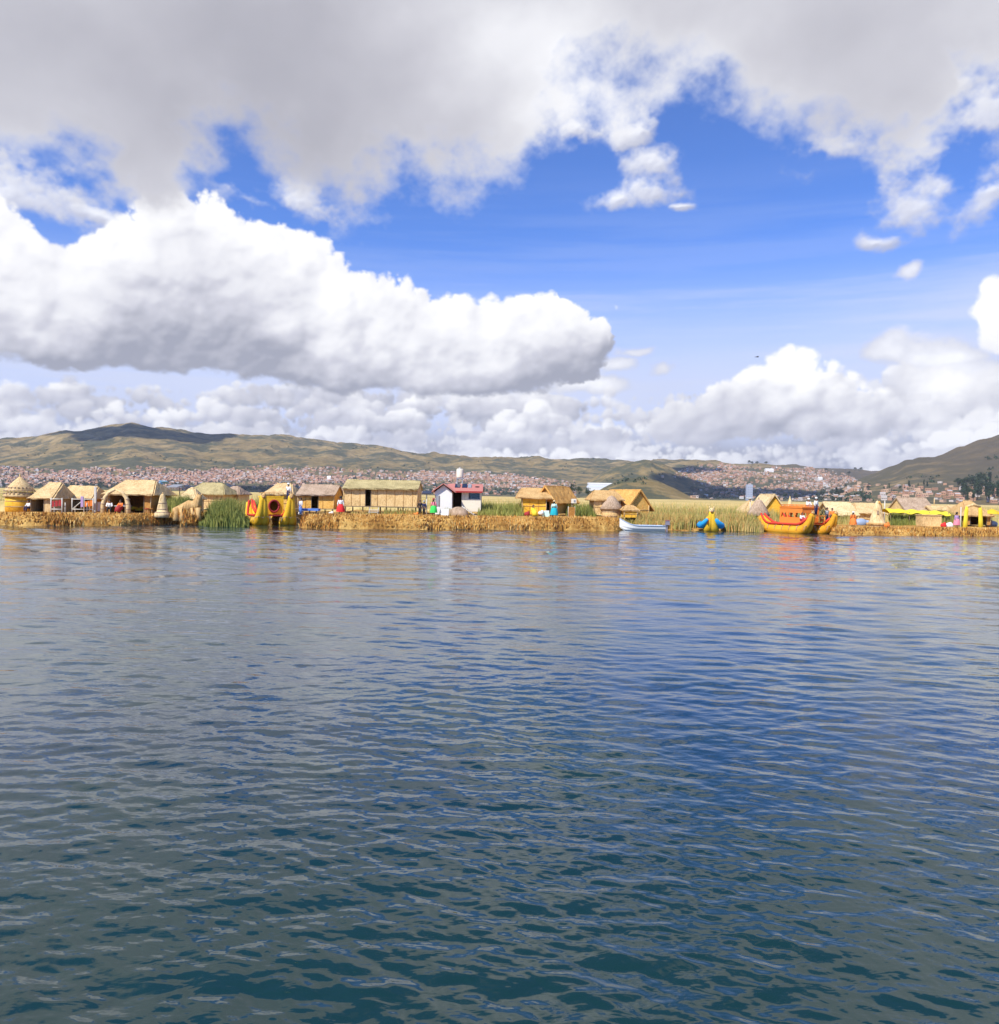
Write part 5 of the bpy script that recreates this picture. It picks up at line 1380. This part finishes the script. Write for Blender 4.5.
for k in range(900):
    u = tr.random(); x = -13*s+u*25*s; z = (6+6*u)*s; P_.append((g.x+x+tr.gauss(0, .12), g.y+.6+tr.uniform(-.5, .3), g.z+z*tr.uniform(.3, 1.15)))
sh = blades('shag', np.array(P_)-np.array([g.x, g.y+.6, g.z]), np.full(900, .45)*-1, .03, .5, MST, gr.choice([0, 2, 1], 900)); sh.parent = t
# solar street lamps
for px, y0, y1, w_, tl, lb in [(157.5, 484.5, 500, 7.5, 12, 'solar panel on a thin pole, left one of the pair above the reed tower'), (164, 482.8, 500, 8, -14, 'higher solar panel on a pole just right of the other one')]:
    g = P3(px, 512, 78); s = 78/FPX
    t = thing('solar_lamp', lb, 'solar panel', g)
    MB().tube([(0, 0, -.5), (0, 0, (512-y0)*s)], .05, 7).build('pole', MT['pole'], t)
    MB().box((0, 0, (512-y0)*s+.05), (w_*s, .7, .06), rx=R(-20)).build('solar_panel', MT['skyblue'], t)
g = P3(175, 512, 84); s = 84/FPX
t = thing('metal_canopy', 'flat pale metal canopy on posts behind the whitish dome hut', 'canopy', g)
MB().box((0, 0, 26*s), (11*s, 2.0, .08), rx=R(8)).build('sheet', MT['grey'], t)
for q in (-1, 1): MB().tube([(q*4.5*s, 0, -.5), (q*4.5*s, 0, 26*s)], .05, 6).build('post', MT['wood'], t)
g = G(137, 512.5, .88)
t = thing('blanket_pile', 'bright yellow blankets heaped at the front of the large hut', 'blankets', g+Vector((0, -.3, 0)))
for k in range(7):
    q = MB(); q.ball(((k-3)*.21, tr.uniform(-.1, .1), .28+tr.uniform(0, .18)), .26, 10, sc=(1.1, .8, .5)); q.build('blanket', MT['lime'] if k % 3 else MT['yellow'], t)
for px, lb in [(147, 'dark folding stool right of the yellow blankets'), (151, 'brown reed stool nearest the pale conical tower')]:
    g = G(px, 513.5, .88); t = thing('stool', lb, 'stool', g)
    MB().lathe([(.20, .38), (.22, .46)], n=14).build('seat', MT['mat_brown'] if px > 148 else MT['maroon'], t)
    for a in range(4):
        MB().tube([(math.cos(a*1.57+.8)*.2, math.sin(a*1.57+.8)*.2, -.1), (math.cos(a*1.57+.8)*.14, math.sin(a*1.57+.8)*.14, .4)], .03, 6).build('leg', MT['wood'], t)
g = G(119, 513, .88); t = thing('market_table', 'low table with souvenirs under the reed arch', 'table', g+Vector((0, .8, 0)))
MB().box((0, 0, .62), (1.3, .7, .05)).build('table_top', MT['white'], t)
for a, b_ in ((-1, -1), (1, -1), (1, 1), (-1, 1)): MB().tube([(a*.58, b_*.28, -.1), (a*.58, b_*.28, .6)], .03, 6).build('leg', MT['wood'], t)
for k in range(5): 
    q = MB(); q.ball((-.5+k*.25, 0, .70), .09, 8); o = q.build('souvenir_pot', [MT['orange'], MT['red'], MT['blue'], MT['lime'], MT['maroon']][k]); o.location = g+Vector((0, .8, 0)); tag(o, '%s round pot on the low table under the reed arch' % ['orange', 'red', 'blue', 'yellow', 'dark red'][k], 'pot')
q = lean_board('white sheet hung at the left of the reed arch', 'hanging_sheet', 99, 502, 511, 3, MT['white'], cat='sheet', D=73)

# ---------------------------------------------------------------- central island furniture
g = P3(309, 515, 75); t = thing('stall_table', 'table under a blue cloth right of the yellow reed boat', 'table', g+Vector((0, .4, 0)))
MB().box((0, 0, .52), (1.7, .9, .05)).build('table_top', MT['wood'], t); MB().box((0, 0, .50), (1.76, .96, .22)).build('blue_cloth', MT['blue'], t)
for a, b_ in ((-1, -1), (1, -1), (1, 1), (-1, 1)): MB().tube([(a*.75, b_*.38, -.1), (a*.75, b_*.38, .4)], .035, 6).build('leg', MT['wood'], t)
# steps of the long hut
g = P3(373, 515.5, 76); t = thing('steps', 'short wooden steps below the doorway of the longest hut', 'steps', g)
for k in range(3): MB().box((0, .25*k, .12+.2*k), (.85, .26, .06)).build('tread', MT['pole'], t)
for q in (-1, 1): MB().tube([(q*.42, -.1, -.1), (q*.42, .7, .75)], .04, 6).build('stringer', MT['pole'], t)
g = P3(426.5, 514, 75); s = 75/FPX
t = thing('solar_lamp', 'flat solar panel on a single pole left of the white building', 'solar panel', g)
MB().tube([(0, 0, -.3), (0, 0, 21*s)], .05, 7).build('pole', MT['pole'], t); MB().box((0, 0, 21.5*s), (9*s, .8, .06), rx=R(18)).build('solar_panel', MT['panel'], t)
lean_board('white square board leaning on the island below the white building', 'white_board', 444.5, 509, 516, 8, MT['white'], D=74.5, tilt=R(-12))
# straw heap
g = P3(458, 516, 75); hp = MB(); hp.ball((0, 0, .15), .85, 16, sc=(1.1, .8, .85)); hp.ball((-.5, .1, .1), .55, 12); o = hp.build('straw_heap', MT['thatch_grey']); o.location = g+Vector((0, .7, 0)); tag(o, 'brown heap of cut reeds in front of the white building doorway', 'straw heap')
g = P3(546, 518, 75.5)
t = thing('draped_stall', 'small stall draped in pale mint and white cloth beside the turquoise dress', 'stall', g+Vector((0, .35, 0)))
MB().box((0, 0, .35), (.75, .6, .55), top=.75).build('cloth', MT['mint'], t); MB().box((.05, .02, .66), (.5, .45, .08)).build('white_cloth', MT['white'], t)
for q in (-1, 1): MB().tube([(q*.34, 0, -.1), (q*.34, 0, .2)], .03, 6).build('leg', MT['wood'], t)
g = P3(573.5, 516, 77); s = 77/FPX
t = thing('notice_post', 'small pale box on a pole right of the steep gabled hut', 'post', g)
MB().tube([(-.15, 0, -.2), (-.15, 0, 14*s)], .05, 6).build('pole', MT['wood'], t); MB().box((0, 0, 15*s), (5*s, .3, 4.4*s)).build('box', MT['offwhite'], t); MB().box((.06, -.17, 15*s), (1.8*s, .03, 2*s)).build('opening', MT['grey'], t)
lean_board('rust brown panel leaning beside the small boxed post', 'leaning_panel', 571.5, 507, 517.5, 6.5, MT['mat_brown'], D=76, cat='panel', tilt=R(14))
for px, y1, lb, mm in [(301, 514, 'small white sack beside the blue covered table', 'white'), (331, 514.5, 'white bundle on the straw left of the red skirt', 'white'), (527, 514.5, 'dark red box beneath the yellow walled hut', 'maroon'), (541, 513.5, 'white folded cloth hanging by the yellow wall', 'white'), (416, 515.5, 'orange bundle left of the two people in dark clothes', 'orange')]:
    g = P3(px, y1+1.2, 75.5); q = MB(); q.ball((0, 0, .16), .26, 10, sc=(1.1, .8, .8)); q.ball((.12, 0, .3), .14, 8); o = q.build('sack', MT[mm]); o.location = g; tag(o, lb, 'sack')

# ---------------------------------------------------------------- right island furniture
g = G(881.5, 526.5, .6); s = g.y/FPX
t = thing('reed_tipi', 'tall cream straw tipi with flared foot at the water edge', 'tipi', g+Vector((0, 1.0, 0)))
MB().lathe([(10.5*s, -.2), (9.2*s, 1.5*s), (6.6*s, 8*s), (4.4*s, 16*s), (3.0*s, 22*s), (1.2*s, 25*s), (.03, 26*s)], n=24, jit=.03, sy=.8).build('cone', MT['cream_straw'], t)
MB().box((-1.4*s, -4.4*s, 14*s), (1.6*s, .12, 3.6*s), rx=R(-10)).build('dark_mark', MT['thatch_grey'], t)
MB().tube([(0, -3.4*s, 25*s), (3.0*s, -1.0*s, 22*s), (4.6*s, 0, 15*s)], .09, 6).build('rope', MT['thatch_orange'], t)
MB().lathe([(10.6*s, .1), (10.2*s, .35)], n=24, sy=.8).build('binding', MT['thatch'], t)
# yellow canopy
g = G(925, 526, .6); s = g.y/FPX
t = thing('canopy', 'long bright yellow canopy over the low green reeds and stall', 'canopy', g+Vector((0, 1.6, 0)))
cv = MB(); nx, ny = 40, 6; vs, fs = [], []
for j in range(ny+1):
    for i in range(nx+1):
        x = (-33+62*i/nx)*s; y = -1.0+2.2*j/ny; z = 13.0*s + .40*math.sin(math.pi*j/ny) + .05*math.sin(i*.8) - .05*math.cos(i*.5)*(1-j/ny) - (i/nx)*.2
        vs.append((x, y, z))
N_ = len(vs); vs += [(x, y, z-.04) for x, y, z in vs]
for j in range(ny):
    for i in range(nx):
        q = j*(nx+1)+i; fs += [(q, q+1, q+nx+2, q+nx+1), (N_+q, N_+q+nx+1, N_+q+nx+2, N_+q+1)]
for i in range(nx): fs.append((i, N_+i, N_+i+1, i+1)); q = ny*(nx+1)+i; fs.append((q, q+1, N_+q+1, N_+q))
cv.add(vs, fs, 0, True); cv.build('cloth', MT['lime'], t)
for x in (-31, -12, 8, 27): MB().tube([(x*s, -.8, -.3), (x*s, -.8, 13.8*s)], .04, 6).build('post', MT['wood'], t)
g = G(932.5, 526.5, .6); s = g.y/FPX
t = thing('reed_stall', 'square tan reed counter beneath the yellow canopy', 'stall', g+Vector((0, .8, 0)))
MB().box((0, 0, 5.4*s), (20*s, 1.2, 11.4*s)).build('front_panel', MT['mat_pale'], t); MB().box((0, 0, 11.3*s), (21*s, 1.35, .08)).build('counter_top', MT['thatch_pale'], t)
# yellow draped arch
g = G(974, 527.5, .6); s = g.y/FPX
t = thing('draped_arch', 'arch with two bright yellow cloth legs near the right edge', 'arch', g+Vector((0, .2, 0)))
for q in (-1, 1):
    p_ = MB(); p_.tube([(q*8.0*s, 0, -.3), (q*7.6*s, 0, 8*s), (q*7.0*s, 0, 17*s), (q*6.4*s, 0, 21*s)], [.26, .22, .20, .12], 10, flat=.6, jit=.12); p_.build('yellow_leg', MT['lime'], t)
MB().tube([(-6.6*s, 0, 20.6*s), (0, 0, 23*s), (6.6*s, 0, 20.6*s)], [.12, .16, .12], 10).build('top_roll', MT['thatch_pale'], t)
g = G(995, 527, .6); s = g.y/FPX
t = thing('parasol', 'yellow parasol over goods at the right edge of the island', 'parasol', g+Vector((0, .6, 0)))
MB().lathe([(9*s, 13*s), (8.8*s, 13.4*s), (4*s, 16.4*s), (.03, 18*s)], n=16).build('canopy', MT['yellow'], t)
MB().tube([(0, 0, -.3), (0, 0, 17*s)], .035, 6).build('pole', MT['wood'], t)
g = G(990, 526.5, .6); q = MB(); q.ball((0, 0, .3), .5, 12, sc=(1.2, .8, .8)); q.ball((.5, .1, .25), .35, 10); o = q.build('bundle', MT['grey']); o.location = g; tag(o, 'grey bundle of goods under the yellow parasol', 'bundle')
g = G(865.5, 525.5, .6); t = thing('tarpaulin_heap', 'blue grey tarpaulin over a heap left of the tall tipi', 'tarpaulin', g+Vector((0, .7, 0)))
q = MB(); q.ball((-.2, 0, .25), .62, 14, sc=(1.15, .7, .75)); q.ball((.45, 0, .22), .42, 12, sc=(1, .8, .8)); q.build('sheet', plain('tarpaulin', (.30, .38, .52), .5), t)
q = MB(); q.ball((.75, -.1, .18), .26, 10); q.build('dark_bundle', MT['navy'], t)
for px, lb, mm in [(943.5, 'red sack at the foot of the reed counter', 'red'), (949.5, 'large white sack right of the red one', 'white'), (887, 'small rust coloured bundle at the foot of the tipi', 'orange')]:
    g = G(px, 527.3, .6); q = MB(); q.ball((0, 0, .2), .28 if mm != 'white' else .36, 12, sc=(1.1, .8, .85)); q.ball((.1, 0, .42), .12, 8); o = q.build('sack', MT[mm]); o.location = g; tag(o, lb, 'sack')
for px, y0, lb, D_ in [(746, 495, 'satellite dish on a thin post above the grey coned hut', 84), ]:
    g = P3(px+4, 512, D_); s = D_/FPX; t = thing('satellite_dish', lb, 'satellite dish', g)
    MB().tube([(0, 0, -1), (0, 0, 12*s)], .04, 6).build('post', MT['pole'], t); MB().lathe([(.05, -.15), (.28, -.06), (.44, .08), (.42, .09), (.26, -.02), (.02, -.08)], (0, 0, 13.4*s), 18).build('dish', MT['white'], t)
for px, y0, y1, lb, mm, D_ in [(789.5, 496, 512, 'cream straw spire rising behind the orange reed boat', 'cream_straw', 92), (934, 498.5, 510, 'slim reed post at the right end of the pinkish roof', 'thatch_pale', 99), (884.5, 500.5, 515, 'thin pole beside the top of the tall tipi', 'pole', 90), (960.5, 507, 526, 'slender pale post between the canopy and the yellow arch', 'pole', 84)]:
    g = P3(px, y1, D_); s = D_/FPX; h = (y1-y0)*s
    o = MB().tube([(0, 0, -1.2), (0, 0, h*.4), (0, 0, h)], [.35 if 'spire' in lb else .06, .30 if 'spire' in lb else .06, .03 if 'spire' in lb else .05], 9).build('reed_spire' if 'spire' in lb else 'pole', MT[mm]); o.location = g; tag(o, lb, 'spire' if 'spire' in lb else 'pole')
# dark wooden frame tower on the skyline behind the yellow boat
g = P3(287, 500, 92); s = 92/FPX
t = thing('lookout_frame', 'grey openwork lookout platform rising behind the yellow reed boat', 'lookout', g)
for a, b_ in ((-1, -1), (1, -1), (1, 1), (-1, 1)): MB().tube([(a*4*s, b_*.5, -1.5), (a*3.6*s, b_*.45, 24*s)], .05, 6).build('post', MT['wood'], t)
q = MB()
for z in (14, 19, 24): 
    q.box((0, -.5, z*s), (8.2*s, .07, .08)); q.box((0, .5, z*s), (8.2*s, .07, .08)); q.tube([(-4*s, -.5, (z-5)*s), (4*s, -.5, z*s)], .03, 5)
q.build('brace', MT['wood'], t); MB().box((0, 0, 18.6*s), (9*s, 1.1, .07)).build('platform', MT['grey'], t)

# ---------------------------------------------------------------- people
def stand_at(px, py, D, label, rz=0.0, **kw):
    kw.setdefault('H', 1.6); return person(label, P3(px, py, D), rz, **kw)
stand_at(340.5, 515.3, 71.8, 'person in a wide red skirt and white blouse standing at the shore', R(15), top='white', bottom='red', hat='black', H=1.62)
stand_at(433.5, 516.0, 74.0, 'person in pink top and bright green skirt beside the white board', R(170), top='pink', bottom='green', hat='maroon', H=1.55)
stand_at(554, 518.5, 75.0, 'person in turquoise skirt, mint shawl and straw hat at the shore', R(175), top='mint', bottom='teal', hat='cream_straw', brim=.22, shawl='mint', H=1.62)
stand_at(533, 517.0, 76.3, 'person crouched in bright yellow clothes below the yellow hut wall', R(20), top='lime', bottom='lime', pose='sit', H=1.55)
stand_at(420, 515.0, 75.5, 'person in black clothes, left of the pair by the solar pole', R(10), top='black', bottom='black', skirt=False, H=1.35)
stand_at(424, 515.2, 75.0, 'person in navy jacket, right of the pair by the solar pole', R(-30), top='navy', bottom='black', skirt=False, H=1.3, hat='grey')
stand(109.5, 513.5, .88, 'seated person in white top and black trousers under the reed arch', R(20), top='white', bottom='black', skirt=False, pose='sit', H=1.6)
stand(121, 513.5, .88, 'seated person in orange top at the right horn of the reed arch', R(-10), top='orange', bottom='maroon', pose='sit', H=1.6)
stand(29, 512.5, .88, 'person in a white shirt sitting between the round hut and the tent hut', R(-20), top='white', bottom='navy', pose='sit', skirt=False, H=1.4)
stand(956.5, 528, .6, 'person in mauve top and pink skirt under the canopy end', R(15), top='purple', bottom='pink', hat='black', H=1.5)
stand(853, 527.5, .6, 'person in orange clothes and white hat left of the tarpaulin', R(150), top='orange', bottom='orange', hat='white', H=1.45)
# on the boats
def onboard(boat, loc, label, rz, **kw):
    t, g = boat; p = g+Matrix.Rotation(t.rotation_euler.z, 3, 'Z') @ Vector(loc); return person(label, p, rz, **kw)
bpy.context.view_layer.update()
onboard(BOATL, (1.2, -1.45, 2.15), 'person in white shirt and navy trousers climbing beside the yellow cabin', R(160), top='white', bottom='navy', skirt=False, pose='reach', H=1.62, hat='white')
stand_at(300.5, 515.5, 74.0, 'person in white shirt and dark blue trousers beside the right yellow prow', R(-40), top='white', bottom='blue', skirt=False, pose='akimbo', H=1.6)
BR = BOATR
onboard(BR, (-.2, -1.75, 1.72), 'person in white top and navy trousers standing before the orange cabin', R(30), top='white', bottom='navy', skirt=False, hat='white', brim=.14, H=1.6)
onboard(BR, (.6, -.1, 2.45-.40), 'person in white shirt and hat sitting high on the front of the orange cabin', R(10), top='white', bottom='grey', skirt=False, pose='sit', hat='white', H=1.6)
onboard(BR, (1.55, -2.1, .82), 'person in orange top at the far prow of the large boat', R(-30), top='orange', bottom='black', skirt=False, H=1.55)
onboard(BR, (1.95, -1.2, .82), 'person in grey jacket behind the far prow of the large boat', R(20), top='grey', bottom='navy', skirt=False, H=1.6)
onboard(BR, (-1.5, -1.3, .82), 'person in white blouse seated before the orange cabin', R(10), top='white', bottom='maroon', pose='sit', H=1.5)

# bird
g = P3(757, 357, 140)
t = thing('bird', 'small dark bird gliding high above the right-hand town', 'bird', g, R(20))
q = MB(); q.tube([(-.30, 0, 0), (-.1, 0, .01), (.15, 0, .02), (.30, 0, .03), (.38, 0, .02)], [.02, .07, .08, .05, .01], 8); q.build('body', MT['black'], t)
for s_ in (-1, 1):
    q = MB(); q.add([(-.10, 0, .03), (.12, 0, .03), (.10, s_*.40, .13), (-.06, s_*.62, .07), (-.14, s_*.36, .11), (-.10, 0, .01), (.12, 0, .01), (.10, s_*.40, .11), (-.06, s_*.62, .06), (-.14, s_*.36, .09)],
        [(0, 1, 2, 3, 4), (9, 8, 7, 6, 5), (0, 5, 6, 1), (1, 6, 7, 2), (2, 7, 8, 3), (3, 8, 9, 4), (4, 9, 5, 0)]); q.build('wing', MT['black'], t)

# ---------------------------------------------------------------- thin air over the lake
m = bpy.data.materials.new('haze_air'); m.use_nodes = True; NT = m.node_tree; NT.nodes.clear()
pv = NT.nodes.new('ShaderNodeVolumePrincipled'); pv.inputs['Color'].default_value = (.80, .86, 1.0, 1); pv.inputs['Density'].default_value = 4e-5; pv.inputs['Anisotropy'].default_value = 0.0
mo_ = NT.nodes.new('ShaderNodeOutputMaterial'); NT.links.new(pv.outputs[0], mo_.inputs['Volume'])
hz_ = MB().box((0, 900, 310), (24000, 17200, 660)).build('haze', m); kind(hz_, 'stuff')
